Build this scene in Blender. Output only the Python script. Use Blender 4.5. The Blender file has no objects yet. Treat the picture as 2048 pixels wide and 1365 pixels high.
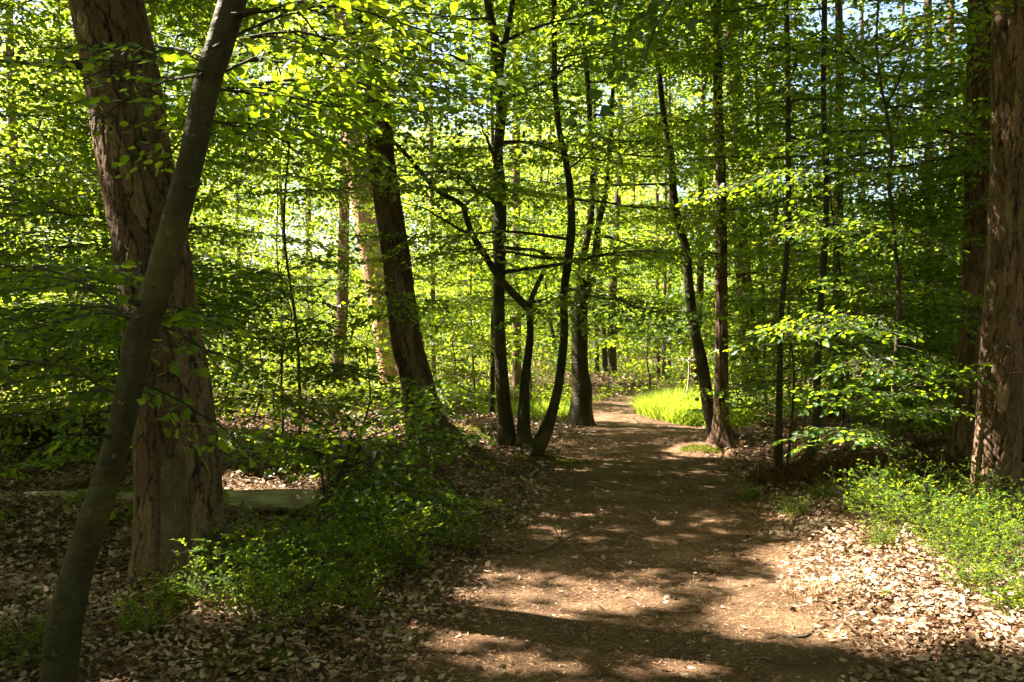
import bpy, math, random
import numpy as np
from mathutils import Vector
random.seed(7)
RNG = np.random.default_rng(11)
SC = bpy.context.scene
COL = SC.collection
# ---------------------------------------------------------------- camera
FPX = 1900.0                      # focal length in photo pixels (2048 wide)
CAM = np.array([0.0, 0.0, 1.6])
PITCH = math.atan((682.5 - 650.0) / FPX)
cam_d = bpy.data.cameras.new("camera")
cam = bpy.data.objects.new("camera", cam_d); COL.objects.link(cam)
cam.location = CAM; cam.rotation_euler = (math.radians(90) - PITCH, 0, 0)
cam_d.sensor_width = 36; cam_d.lens = 36 * FPX / 2048; cam_d.clip_end = 600; cam_d.clip_start = 0.05
SC.camera = cam

def ray(px, py):
    u, v = (px - 1024) / FPX, (682.5 - py) / FPX
    c, s = math.cos(PITCH), math.sin(PITCH)
    return np.array([u, c + v * s, v * c - s])
def P(px, py, Y):
    d = ray(px, py); return CAM + d * (Y / d[1])
# ---------------------------------------------------------------- noise
_perm = np.random.default_rng(3).permutation(4096)
_val = np.random.default_rng(4).random(4096)
def _h(i, j, k=0):
    return _perm[(_perm[(_perm[np.int64(i) & 4095] + np.int64(j)) & 4095] + np.int64(k)) & 4095]
def vnoise(x, y, seed=0):
    x = np.asarray(x, float); y = np.asarray(y, float)
    i = np.floor(x); j = np.floor(y); fx = x - i; fy = y - j
    fx = fx * fx * (3 - 2 * fx); fy = fy * fy * (3 - 2 * fy)
    a = _val[_h(i, j, seed)]; b = _val[_h(i + 1, j, seed)]; c = _val[_h(i, j + 1, seed)]; d = _val[_h(i + 1, j + 1, seed)]
    return (a * (1 - fx) + b * fx) * (1 - fy) + (c * (1 - fx) + d * fx) * fy
def fbm(x, y, seed=0, n=3):
    s = 0; a = 1; t = 0
    for k in range(n):
        s = s + a * vnoise(x * 2 ** k + 17.3 * k, y * 2 ** k - 9.1 * k, seed + k); t += a; a *= .5
    return s / t
_q = np.sort(fbm(RNG.random(20000) * 300, RNG.random(20000) * 300, 50, 3))
_ql = np.linspace(0, 1, len(_q))
def unoise(x, y, seed=50):          # about uniform on 0..1
    return np.interp(fbm(x, y, seed, 3), _q, _ql)
def sstep(a, b, x):
    t = np.clip((x - a) / (b - a), 0, 1); return t * t * (3 - 2 * t)
# ---------------------------------------------------------------- ground
PATH_PTS = np.array([(-2, .3), (3, .42), (4.25, .56), (6.75, .91), (10.1, 1.5), (13.8, 1.93), (15.5, 1.93), (17, 1.74), (19.0, 2.0), (20.4, 2.9), (21.6, 4.3), (23, 6.2), (27, 9.5), (34, 14), (60, 26)])
PATH_W = np.array([(-2, 1.02), (8, 1.0), (12, .95), (14.5, .85), (16.3, .58), (19, .6), (22, .8), (60, .9)])
def path_c(y): return np.interp(y, PATH_PTS[:, 0], PATH_PTS[:, 1])
def path_w(y): return np.interp(y, PATH_W[:, 0], PATH_W[:, 1]) * (1 + .5 * sstep(18, 22, y))
def path_dist(x, y): return np.abs(x - path_c(y)) - path_w(y)      # <0 on the path
def gh(x, y):
    x = np.asarray(x, float); y = np.asarray(y, float)
    d = path_dist(x, y) + .25 * (vnoise(x * 1.3, y * 1.3, 9) - .5)
    off = sstep(-.15, 1.2, d)
    r = np.hypot(x, y)
    z = off * (.05 + .10 * (fbm(x * .8, y * .8, 2) - .4) + .35 * (fbm(x * .16, y * .16, 5) - .45) * sstep(4, 14, r))
    z = z + .20 * sstep(.1, 1.5, d) * (x < path_c(y)) * np.exp(-((y - 10.2) / 3.4) ** 2)
    z = z + .02 * (fbm(x * 2.5, y * 2.5, 7) - .5)
    z = z + .22 * np.exp(-((x + .1) / 1.5) ** 2 - ((y - 12.6) / 1.6) ** 2) * off
    z = z + .30 * np.exp(-((x - 1.7) / 1.7) ** 2 - ((y - 22.8) / 1.4) ** 2) * off
    z = z + .14 * np.exp(-((x - 2.8) / .7) ** 2 - ((y - 12.7) / .6) ** 2)
    z = z + .10 * np.exp(-((x - 3.4) / 1.6) ** 2 - ((y - 6.0) / 1.6) ** 2)
    z = z + .4 * sstep(60, 150, r)
    return z
def ground_hit(px, py):
    d = ray(px, py); lo = 0
    t = np.arange(2, 90, .02); p = CAM + t[:, None] * d
    m = p[:, 2] < gh(p[:, 0], p[:, 1])
    return p[np.argmax(m)] if m.any() else p[-1]
# ---------------------------------------------------------------- sun, and gaps cut in the crowns where sunlight is wanted
SUN = np.array([-0.74, 0.24, 0.86]); SUN /= np.linalg.norm(SUN)
SX, SY = -SUN[0] / SUN[2], -SUN[1] / SUN[2]
def proj(p): return p[..., 0] + SX * p[..., 2], p[..., 1] + SY * p[..., 2]
OPEN = []      # (gx, gy, rx, ry, openness)
def open_px(px, py, rx, ry, o, z=0):
    g = ground_hit(px, py); OPEN.append((g[0], g[1], rx, ry, o))
open_px(1860, 1215, 1.15, .75, 1.0); open_px(1690, 1120, .55, .55, .92); open_px(1860, 1090, .75, .8, .85)
open_px(2060, 1130, .6, 1.0, .85); open_px(1500, 1180, .5, .18, .75); open_px(1600, 1045, .35, .4, .6)
open_px(1250, 1185, 1.0, .45, .60); open_px(1050, 1160, .35, .2, .8); open_px(1000, 1250, .5, .3, .55); open_px(1300, 1320, .9, .25, .45)
open_px(1260, 1050, 1.0, .8, .62); open_px(1480, 1060, .5, .6, .40); open_px(1300, 940, 1.0, 1.3, .60); open_px(1150, 925, .5, .7, .6)
open_px(1400, 905, .45, .5, .95); open_px(1250, 832, 1.6, 1.3, 1.0); open_px(1330, 830, 1.6, 1.6, .97)
open_px(860, 880, 2.0, 1.2, .5); open_px(930, 880, .6, .9, .9); open_px(770, 860, 1.2, 1.6, .9)
open_px(560, 830, 3.0, 3.6, .8); open_px(540, 1000, .75, .25, .72); open_px(480, 1230, .35, .2, .75); open_px(760, 1270, .7, .3, .45)
open_px(850, 1080, .35, .5, .55); open_px(1640, 905, 1.6, .4, .55); open_px(600, 960, .8, 1.2, .5); open_px(230, 850, 1.6, 2.0, .6)
OPEN += [(3.2, 16.4, 1.6, 2.0, 1.0), (5.5, 27, 5, 9, .95), (-4.5, 21, 3.6, 4.5, .85), (3.2, 19, 1.8, 3, .98)]
SHAFTS = []    # (gx, gy, r, height above which leaves are removed to let sun in)
def shaft(p, r, up=.6):
    gx, gy = proj(np.array(p, float)); SHAFTS.append((gx, gy, r, p[2] + up))
def base_open(gx, gy):
    o = np.where(gy < 9, .12, .37)
    o = o + (.40 - o) * sstep(12, 17, gy)
    o = np.where((gx < 1) & (gy > 12), np.maximum(o, .46), o)
    o = np.where((gx > 3.2) & (gy > 7) & (gy < 15), np.maximum(o, .30), o)
    return o
def openness(gx, gy):
    big = unoise(gx * .55 + 40, gy * .45, 57)
    o = base_open(gx, gy) * (.1 + 1.6 * big ** 1.3)
    for x, y, rx, ry, v in OPEN:
        d = np.hypot((gx - x) / rx, (gy - y) / ry)
        k = 1 - sstep(.75, 1.25, d)
        o = np.maximum(o, v * k)
    return o
def keep(c, low=False):
    """which leaves (centres c) stay in the crown"""
    gx, gy = proj(c)
    o = openness(gx, gy)
    if low: o = np.clip((o - .55) / .45, 0, 1) * np.where(c[:, 2] > 5, 1, np.where(gy > 17, .35, 1))
    n = .62 * unoise(gx * 5, gy * 5) + .38 * unoise(gx * 11, gy * 11, 58); n = sstep(.02, .98, n) * .5 + n * .5
    k = ~((n < o) & (c[:, 2] > .9))
    for x, y, r, zt in SHAFTS:
        d = np.hypot(gx - x, gy - y)
        k &= ~((d < r * (.7 + .6 * n)) & (c[:, 2] > zt))
    d = np.sqrt(((c - CAM) ** 2).sum(1))
    k &= d > 2.2
    k &= c[:, 2] > gh(c[:, 0], c[:, 1]) + .03
    return k
# ---------------------------------------------------------------- materials
def new_mat(name):
    m = bpy.data.materials.new(name); m.use_nodes = True
    nt = m.node_tree; nt.nodes.clear()
    return m, nt, nt.nodes, nt.links
def N(nodes, t, **kw):
    n = nodes.new(t)
    for k, v in kw.items(): setattr(n, k, v)
    return n
def ramp(nodes, stops):
    r = nodes.new('ShaderNodeValToRGB'); e = r.color_ramp.elements
    e[0].position, e[0].color = stops[0][0], (*stops[0][1], 1)
    e[1].position, e[1].color = stops[-1][0], (*stops[-1][1], 1)
    for p, c in stops[1:-1]:
        x = e.new(p); x.color = (*c, 1)
    return r
def mat_leaf(name, refl, trans, fac=.5, rough=.42, spec=.35, vary=(.9, 1.2)):
    m, nt, n, l = new_mat(name)
    g = N(n, 'ShaderNodeNewGeometry')
    a = ramp(n, [(0, refl[0]), (.5, refl[1]), (1, refl[2])]); b = ramp(n, [(0, trans[0]), (.5, trans[1]), (1, trans[2])])
    tc = N(n, 'ShaderNodeTexCoord'); nz = N(n, 'ShaderNodeTexNoise'); nz.inputs['Scale'].default_value = vary[0]; nz.inputs['Detail'].default_value = 3; l.new(tc.outputs['Object'], nz.inputs['Vector'])
    ad = N(n, 'ShaderNodeMath', operation='MULTIPLY_ADD'); ad.inputs[1].default_value = vary[1]; l.new(nz.outputs['Fac'], ad.inputs[0])
    sb = N(n, 'ShaderNodeMath', operation='SUBTRACT'); sb.inputs[1].default_value = vary[1] * .5; l.new(g.outputs['Random Per Island'], sb.inputs[0]); l.new(sb.outputs[0], ad.inputs[2])
    l.new(ad.outputs[0], a.inputs[0]); l.new(ad.outputs[0], b.inputs[0])
    p = N(n, 'ShaderNodeBsdfPrincipled'); p.inputs['Roughness'].default_value = rough; p.inputs['Specular IOR Level'].default_value = spec
    t = N(n, 'ShaderNodeBsdfTranslucent'); mx = N(n, 'ShaderNodeMixShader'); mx.inputs[0].default_value = fac
    o = N(n, 'ShaderNodeOutputMaterial')
    l.new(a.outputs[0], p.inputs['Base Color']); l.new(b.outputs[0], t.inputs['Color'])
    l.new(p.outputs[0], mx.inputs[1]); l.new(t.outputs[0], mx.inputs[2]); l.new(mx.outputs[0], o.inputs[0])
    return m
M = {}
M['leaf'] = mat_leaf('beech_leaf', [(.026, .070, .013), (.042, .098, .018), (.068, .12, .022)], [(.23, .38, .010), (.36, .50, .013), (.50, .58, .017)])
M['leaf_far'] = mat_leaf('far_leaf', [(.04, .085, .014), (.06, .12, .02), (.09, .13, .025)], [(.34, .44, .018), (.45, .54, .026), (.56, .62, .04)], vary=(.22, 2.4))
M['leaf_dark'] = mat_leaf('canopy_leaf', [(.030, .06, .012), (.04, .08, .014), (.05, .09, .016)], [(.10, .20, .012), (.14, .26, .014), (.18, .28, .016)], .4)  # darker, less translucent leaf for the added shade beeches
M['needle'] = mat_leaf('pine_needle', [(.035, .06, .02), (.05, .08, .03), (.06, .09, .035)], [(.05, .09, .02), (.08, .12, .02), (.1, .14, .03)], .3)
M['bilberry'] = mat_leaf('bilberry_leaf', [(.04, .10, .012), (.06, .13, .016), (.09, .15, .02)], [(.30, .42, .010), (.42, .50, .014), (.52, .54, .018)], .5, .6, .15)
M['grass'] = mat_leaf('grass_blade', [(.06, .14, .015), (.09, .17, .02), (.13, .20, .03)], [(.36, .48, .02), (.46, .56, .03), (.56, .60, .05)], .5, .5)
M['dead'] = mat_leaf('dead_leaf', [(.075, .040, .020), (.22, .130, .074), (.50, .37, .27)], [(.20, .09, .03), (.30, .16, .07), (.40, .25, .12)], .18, .6, .2, (2.6, 2.2))
M['straw'] = mat_leaf('dry_needle', [(.16, .075, .035), (.28, .15, .075), (.42, .27, .15)], [(.2, .1, .03), (.3, .15, .05), (.3, .2, .1)], .1, .7, .2)
M['moss'] = mat_leaf('moss_frond', [(.06, .08, .010), (.10, .11, .015), (.16, .15, .02)], [(.15, .2, .01), (.2, .25, .02), (.3, .3, .02)], .35, .8, .1)
M['bracken'] = mat_leaf('dead_bracken', [(.07, .035, .015), (.10, .05, .02), (.15, .08, .035)], [(.1, .05, .02), (.14, .07, .02), (.16, .09, .03)], .25, .7, .1)

def mat_bark(name, kind):
    m, nt, n, l = new_mat(name)
    tc = N(n, 'ShaderNodeTexCoord'); mp = N(n, 'ShaderNodeMapping'); l.new(tc.outputs['Object'], mp.inputs[0])
    p = N(n, 'ShaderNodeBsdfPrincipled'); p.inputs['Specular IOR Level'].default_value = .25
    o = N(n, 'ShaderNodeOutputMaterial'); bp = N(n, 'ShaderNodeBump')
    l.new(p.outputs[0], o.inputs[0]); l.new(bp.outputs[0], p.inputs['Normal'])
    if kind == 'pine':
        cr = N(n, 'ShaderNodeAttribute', attribute_name='crack'); pl = N(n, 'ShaderNodeAttribute', attribute_name='plate')
        mp.inputs['Scale'].default_value = (1, 1, .6)
        nz = N(n, 'ShaderNodeTexNoise'); nz.inputs['Scale'].default_value = 60; nz.inputs['Detail'].default_value = 8; nz.inputs['Roughness'].default_value = .7
        l.new(mp.outputs[0], nz.inputs['Vector'])
        c1 = {'pine': [(0.25, (.060, .034, .020)), (.5, (.130, .074, .045)), (.75, (.23, .145, .092))]}['pine']
        ra = ramp(n, c1); ad = N(n, 'ShaderNodeMath', operation='MULTIPLY_ADD'); ad.inputs[1].default_value = .35
        l.new(pl.outputs['Fac'], ad.inputs[0]); 
        s2 = N(n, 'ShaderNodeMath', operation='MULTIPLY_ADD'); s2.inputs[1].default_value = .8; s2.inputs[2].default_value = -.08
        l.new(nz.outputs['Fac'], s2.inputs[0]); l.new(s2.outputs[0], ad.inputs[2]); l.new(ad.outputs[0], ra.inputs[0])
        mx = N(n, 'ShaderNodeMix', data_type='RGBA'); l.new(cr.outputs['Fac'], mx.inputs['Factor'])
        l.new(ra.outputs[0], mx.inputs['A']); mx.inputs['B'].default_value = (.018, .011, .007, 1)
        # greenish algae patches
        n2 = N(n, 'ShaderNodeTexNoise'); n2.inputs['Scale'].default_value = 3.5; n2.inputs['Detail'].default_value = 5
        l.new(mp.outputs[0], n2.inputs['Vector'])
        r2 = ramp(n, [(.56, (0, 0, 0)), (.72, (.5, .5, .5))]); l.new(n2.outputs['Fac'], r2.inputs[0])
        m2 = N(n, 'ShaderNodeMix', data_type='RGBA'); l.new(r2.outputs[0], m2.inputs['Factor'])
        l.new(mx.outputs['Result'], m2.inputs['A']); m2.inputs['B'].default_value = (.13, .13, .06, 1)
        l.new(m2.outputs['Result'], p.inputs['Base Color'])
        l.new(nz.outputs['Fac'], bp.inputs['Height']); bp.inputs['Strength'].default_value = .55; bp.inputs['Distance'].default_value = .012
        p.inputs['Roughness'].default_value = .9
    else:
        cols = {'beech': [(.3, (.017, .012, .005)), (.5, (.038, .029, .011)), (.7, (.072, .058, .024))],
                'dark': [(.3, (.025, .020, .014)), (.5, (.042, .035, .024)), (.7, (.07, .06, .04))],
                'dead': [(.3, (.16, .12, .08)), (.5, (.30, .24, .17)), (.7, (.44, .38, .30))],
                'log': [(.3, (.050, .038, .018)), (.46, (.22, .18, .10)), (.64, (.42, .36, .22))], 'stick': [(.3, (.05, .034, .02)), (.5, (.11, .075, .045)), (.7, (.20, .14, .09))],
                'scar': [(.3, (.060, .042, .022)), (.5, (.13, .096, .052)), (.7, (.20, .155, .09))],
                'orange': [(.3, (.20, .095, .055)), (.5, (.42, .22, .13)), (.7, (.60, .38, .26))]}[kind]  # the orange set has warm sunlight put into the bark colour
        mp.inputs['Scale'].default_value = (1, 1, .55) if kind != 'log' else (.3, 1, 1)
        nz = N(n, 'ShaderNodeTexNoise'); nz.inputs['Scale'].default_value = 9; nz.inputs['Detail'].default_value = 9; nz.inputs['Roughness'].default_value = .68
        l.new(mp.outputs[0], nz.inputs['Vector']); ra = ramp(n, cols); l.new(nz.outputs['Fac'], ra.inputs[0])
        last = ra.outputs[0]
        if kind == 'beech':
            for sc, lo, hi, colr in ((26, .68, .76, (.17, .16, .09, 1)), (3, .54, .68, (.085, .076, .014, 1)), (60, .60, .68, (.022, .017, .010, 1))):
                n2 = N(n, 'ShaderNodeTexNoise'); n2.inputs['Scale'].default_value = sc; n2.inputs['Detail'].default_value = 3; l.new(tc.outputs['Object'], n2.inputs['Vector'])
                r2 = ramp(n, [(lo, (0, 0, 0)), (hi, (.8, .8, .8))]); l.new(n2.outputs['Fac'], r2.inputs[0])
                mx = N(n, 'ShaderNodeMix', data_type='RGBA'); l.new(r2.outputs[0], mx.inputs['Factor']); l.new(last, mx.inputs['A']); mx.inputs['B'].default_value = colr
                last = mx.outputs['Result']
        l.new(last, p.inputs['Base Color'])
        n3 = N(n, 'ShaderNodeTexNoise'); n3.inputs['Scale'].default_value = 60; n3.inputs['Detail'].default_value = 6; l.new(mp.outputs[0], n3.inputs['Vector'])
        m4 = N(n, 'ShaderNodeMapping'); m4.inputs['Scale'].default_value = (1, 1, 4.5); l.new(tc.outputs['Object'], m4.inputs[0])
        n4 = N(n, 'ShaderNodeTexNoise'); n4.inputs['Scale'].default_value = 7; n4.inputs['Detail'].default_value = 4; l.new(m4.outputs[0], n4.inputs['Vector'])
        hh = N(n, 'ShaderNodeMath', operation='MULTIPLY_ADD'); hh.inputs[1].default_value = 1.6; l.new(n4.outputs['Fac'], hh.inputs[0]); l.new(n3.outputs['Fac'], hh.inputs[2])
        l.new(hh.outputs[0], bp.inputs['Height']); bp.inputs['Strength'].default_value = .7; bp.inputs['Distance'].default_value = .010
        p.inputs['Roughness'].default_value = .7
    return m
for k in ('pine', 'beech', 'dark', 'dead', 'log', 'scar', 'orange', 'stick'): M['bark_' + k] = mat_bark(k + '_bark', k)

def mat_ground(name, stops, scale, bump, fine=90, extra=None):
    m, nt, n, l = new_mat(name)
    tc = N(n, 'ShaderNodeTexCoord')
    p = N(n, 'ShaderNodeBsdfPrincipled'); p.inputs['Roughness'].default_value = .95; p.inputs['Specular IOR Level'].default_value = .15
    o = N(n, 'ShaderNodeOutputMaterial'); bp = N(n, 'ShaderNodeBump')
    a = N(n, 'ShaderNodeTexNoise'); a.inputs['Scale'].default_value = fine; a.inputs['Detail'].default_value = 6; a.inputs['Roughness'].default_value = .75
    b = N(n, 'ShaderNodeTexNoise'); b.inputs['Scale'].default_value = scale; b.inputs['Detail'].default_value = 5
    v = N(n, 'ShaderNodeTexVoronoi'); v.inputs['Scale'].default_value = fine * .7
    for q in (a, b, v): l.new(tc.outputs['Object'], q.inputs['Vector'])
    s = N(n, 'ShaderNodeMath', operation='ADD'); l.new(a.outputs['Fac'], s.inputs[0]); l.new(b.outputs['Fac'], s.inputs[1])
    h = N(n, 'ShaderNodeMath', operation='MULTIPLY_ADD'); h.inputs[1].default_value = .5; l.new(s.outputs[0], h.inputs[0])
    vv = N(n, 'ShaderNodeMath', operation='MULTIPLY_ADD'); vv.inputs[1].default_value = .16; vv.inputs[2].default_value = -.08
    l.new(v.outputs['Color'], vv.inputs[0]); l.new(vv.outputs[0], h.inputs[2])
    r = ramp(n, stops); l.new(h.outputs[0], r.inputs[0]); l.new(r.outputs[0], p.inputs['Base Color'])
    l.new(h.outputs[0], bp.inputs['Height']); bp.inputs['Strength'].default_value = bump; bp.inputs['Distance'].default_value = .03
    l.new(bp.outputs[0], p.inputs['Normal']); l.new(p.outputs[0], o.inputs[0])
    return m
M['soil'] = mat_ground('forest_soil', [(.33, (.030, .018, .010)), (.5, (.085, .052, .030)), (.66, (.17, .11, .065))], 3, .9, 55)
M['path'] = mat_ground('path_earth', [(.30, (.022, .013, .007)), (.44, (.078, .043, .022)), (.56, (.130, .076, .041)), (.68, (.28, .185, .11))], 2.2, .75, 120)
# ---------------------------------------------------------------- mesh building
def build(name, verts, faces, mats, fmat=None, parent=None, smooth=False, attrs=None, colz=True):
    """verts (n,3); faces: list of int arrays (m,k)"""
    me = bpy.data.meshes.new(name)
    verts = np.ascontiguousarray(verts, np.float32)
    me.vertices.add(len(verts)); me.vertices.foreach_set('co', verts.ravel())
    loops = np.concatenate([f.ravel() for f in faces]).astype(np.int32)
    tot = np.concatenate([np.full(len(f), f.shape[1], np.int32) for f in faces])
    st = np.concatenate([[0], np.cumsum(tot)[:-1]]).astype(np.int32)
    me.loops.add(len(loops)); me.loops.foreach_set('vertex_index', loops)
    me.polygons.add(len(tot)); me.polygons.foreach_set('loop_start', st)
    if fmat is not None: me.polygons.foreach_set('material_index', np.asarray(fmat, np.int32))
    me.polygons.foreach_set('use_smooth', np.full(len(tot), bool(smooth)) if not hasattr(smooth, '__len__') else np.asarray(smooth, bool))
    for m in mats: me.materials.append(m)
    if attrs:
        for k, v in attrs.items():
            a = me.attributes.new(k, 'FLOAT', 'POINT'); a.data.foreach_set('value', np.asarray(v, np.float32))
    me.update(calc_edges=True)
    o = bpy.data.objects.new(name, me); COL.objects.link(o)
    if parent is not None: o.parent = parent; o.matrix_parent_inverse = parent.matrix_world.inverted() if False else o.matrix_parent_inverse
    return o
def tag(o, label=None, cat=None, group=None, kind=None):
    if label: o['label'] = label
    if cat: o['category'] = cat
    if group: o['group'] = group
    if kind: o['kind'] = kind
    return o
def thing(name, label, cat, loc=(0, 0, 0), group=None):
    o = bpy.data.objects.new(name, None); COL.objects.link(o); o.empty_display_size = .2
    o.location = loc; tag(o, label, cat, group); return o
def catmull(pts, step):
    pts = np.array(pts, float)
    if len(pts) < 3:
        pts = np.vstack([pts[0], (pts[0] + pts[-1]) / 2, pts[-1]])
    q = np.vstack([2 * pts[0] - pts[1], pts, 2 * pts[-1] - pts[-2]])
    out = []
    for i in range(1, len(q) - 2):
        L = np.linalg.norm(q[i + 1][:3] - q[i][:3]); k = max(2, int(L / step))
        t = np.linspace(0, 1, k, endpoint=False)[:, None]
        a, b, c, d = q[i - 1], q[i], q[i + 1], q[i + 2]
        out.append(.5 * (2 * b + (c - a) * t + (2 * a - 5 * b + 4 * c - d) * t ** 2 + (3 * b - a - 3 * c + d) * t ** 3))
    out.append(q[-2][None]); return np.vstack(out)
def worley(u, v, nu, seed=0):
    """cellular F1,F2,id with wrap nu in u"""
    iu = np.floor(u); iv = np.floor(v); f1 = np.full(u.shape, 9.); f2 = np.full(u.shape, 9.); idd = np.zeros(u.shape)
    for du in (-1, 0, 1):
        for dv in (-1, 0, 1):
            cu = iu + du; cv = iv + dv; w = np.mod(cu, nu)
            rx = _val[_h(w, cv, seed)]; ry = _val[_h(w, cv, seed + 7)]
            d = np.hypot(cu + rx - u, cv + ry - v); rid = _val[_h(w, cv, seed + 13)]
            better = d < f1
            f2 = np.where(better, f1, np.minimum(f2, d)); idd = np.where(better, rid, idd); f1 = np.where(better, d, f1)
    return f1, f2, idd
def tube(pts, seg=10, step=.15, flare=None, bark=None, seed=0, lump=.06, scar=None, cap=True):
    """pts: rows x,y,z,r. flare=(ground z, amount). bark=(cell width, cell height, depth). returns verts, quads, attrs"""
    c = catmull(pts, step); n = len(c)
    T = np.gradient(c[:, :3], axis=0); T /= np.linalg.norm(T, axis=1)[:, None] + 1e-9
    up = np.array([0, 1., 0]) if abs(T[0][1]) < .9 else np.array([1., 0, 0])
    X = np.zeros((n, 3)); x = np.cross(up, T[0]); x /= np.linalg.norm(x)
    for i in range(n):
        x = x - T[i] * (x @ T[i]); x /= np.linalg.norm(x); X[i] = x
    Yv = np.cross(T, X)
    th = np.linspace(0, 2 * math.pi, seg, endpoint=False)
    arc = np.concatenate([[0], np.cumsum(np.linalg.norm(np.diff(c[:, :3], axis=0), axis=1))])
    TH, A = np.meshgrid(th, arc); R = np.repeat(c[:, 3][:, None], seg, 1)
    R = R * (1 + lump * (fbm(np.cos(TH) * 1.1 + 5 + seed, A * 1.6 + np.sin(TH) * 1.1, seed % 40) - .5) * 2)
    if flare is not None:
        zr = c[:, 2][:, None] - flare[0]
        lob = np.cos(TH * 5 + seed) * .35 + np.cos(TH * 3 + 2 * seed) * .35 + .8
        R = R * (1 + flare[1] * np.exp(-np.clip(zr, -.25, 9) / .22) * lob)
    crack = np.zeros(R.shape); plate = np.zeros(R.shape)
    if bark is not None:
        cw, chh, dep = bark
        rm = float(np.mean(c[:, 3])); nu = max(6, int(round(2 * math.pi * rm / cw)))
        u = TH / (2 * math.pi) * nu; v = A / (chh * 1.9)
        wob = np.cos(TH) * 2 + 3
        u2 = u + .8 * (fbm(wob, A * 5, 21) - .5) + .35 * (fbm(np.sin(TH) * 9, A * 16, 22) - .5)
        v2 = v + 1.3 * (fbm(np.cos(TH) * 3 + 7, np.sin(TH) * 3 + A * 2, 23) - .5) + .5 * (fbm(np.cos(TH) * 14, np.sin(TH) * 14 + A * 9, 27) - .5)
        f1, f2, idd = worley(np.mod(u2, nu), v2, nu, 31 + seed % 17)
        e = f2 - f1
        g1, g2, _g = worley(np.mod(u2 * 2 + .4, nu * 2), v2 * 2.6 + 3, nu * 2, 77); fine = (1 - sstep(.02, .10, g2 - g1)) * .55
        crack = np.maximum((1 - sstep(.03, .11, e)), fine) * sstep(.20, .42, fbm(np.cos(TH) * 4 + 3, np.sin(TH) * 4 + A * 3.2, 29)); plate = idd
        if scar is not None:
            crack = crack * (1 - scar(TH, c[:, 2][:, None])); 
        R = R - dep * crack + dep * .28 * (idd - .5) + dep * .7 * (fbm(np.cos(TH) * 9, np.sin(TH) * 9 + A * 22, 25) - .5)
    if scar is not None: R = R - .03 * scar(TH, c[:, 2][:, None])
    V = c[:, None, :3] + R[..., None] * (np.cos(TH)[..., None] * X[:, None, :] + np.sin(TH)[..., None] * Yv[:, None, :])
    idx = np.arange(n * seg).reshape(n, seg); a = idx[:-1]; b = np.roll(a, -1, 1); d = idx[1:]; e2 = np.roll(d, -1, 1)
    F = np.stack([a, b, e2, d], -1).reshape(-1, 4)
    V = V.reshape(-1, 3); cr = crack.ravel(); pl = plate.ravel()
    if cap:
        V = np.vstack([V, c[0, :3], c[-1, :3]]); cr = np.append(cr, [0, 0]); pl = np.append(pl, [0, 0]); k = n * seg
        s0 = idx[0]; s1 = idx[-1]
        tri = np.vstack([np.stack([np.full(seg, k), np.roll(s0, -1), s0], -1), np.stack([np.full(seg, k + 1), s1, np.roll(s1, -1)], -1)])
    else: tri = np.zeros((0, 3), int)
    return V, F, tri, cr, pl
class Wood:
    def __init__(s): s.V = []; s.Q = []; s.T = []; s.c = []; s.p = []; s.n = 0
    def add(s, pts, **kw):
        V, F, T, c, p = tube(pts, **kw)
        s.V.append(V); s.Q.append(F + s.n); s.T.append(T + s.n); s.c.append(c); s.p.append(p); s.n += len(V)
    def twigs(s, segs):
        """segs (m,2,4): thin three-sided sticks"""
        if len(segs) == 0: return
        a = segs[:, 0, :3]; b = segs[:, 1, :3]; d = b - a; d = d / (np.linalg.norm(d, axis=1)[:, None] + 1e-9)
        u = np.cross(d, [0.1, .2, 1.]); u /= np.linalg.norm(u, axis=1)[:, None] + 1e-9; w = np.cross(d, u)
        V = []
        for k in range(3):
            t = 2 * math.pi * k / 3; off = math.cos(t) * u + math.sin(t) * w
            V += [a + off * segs[:, 0, 3:4], b + off * segs[:, 1, 3:4]]
        V = np.stack(V, 1).reshape(-1, 3); base = (np.arange(len(segs)) * 6)[:, None]
        F = np.concatenate([base + np.array([[0, 2, 3, 1]]), base + np.array([[2, 4, 5, 3]]), base + np.array([[4, 0, 1, 5]])])
        s.V.append(V); s.Q.append(F + s.n); s.c.append(np.zeros(len(V))); s.p.append(np.zeros(len(V))); s.n += len(V)
    def build(s, name, mat, parent=None):
        fs = [np.vstack(s.Q)]
        if s.T and sum(len(t) for t in s.T): fs.append(np.vstack(s.T))
        return build(name, np.vstack(s.V), fs, [mat], parent=parent, smooth=True, attrs={'crack': np.concatenate(s.c), 'plate': np.concatenate(s.p)})
# ---------------------------------------------------------------- leaves and fronds
LEAF = {8: (np.array([(0, 0, 0), (.16, .20, .02), (.46, .32, .05), (.78, .20, .02), (1.04, 0, -.05), (.78, -.20, .02), (.46, -.32, .05), (.16, -.20, .02)]),
            [np.array([[0, 1, 2, 3, 4]]), np.array([[0, 4, 5, 6, 7]])]),
        6: (np.array([(0, 0, 0), (.28, .27, .04), (.70, .26, .03), (1, 0, -.04), (.70, -.26, .03), (.28, -.27, .04)]), [np.array([[0, 1, 2, 3]]), np.array([[0, 3, 4, 5]])]),
        4: (np.array([(0, 0, 0), (.45, .36, .03), (1, 0, -.03), (.45, -.36, .03)]), [np.array([[0, 1, 2, 3]])])}
def rot_basis(fwd, up):
    x = fwd / np.linalg.norm(fwd, axis=-1, keepdims=True)
    y = np.cross(up, x); y /= np.linalg.norm(y, axis=-1, keepdims=True) + 1e-9
    return np.stack([x, y, np.cross(x, y)], -2)        # rows are axes
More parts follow.
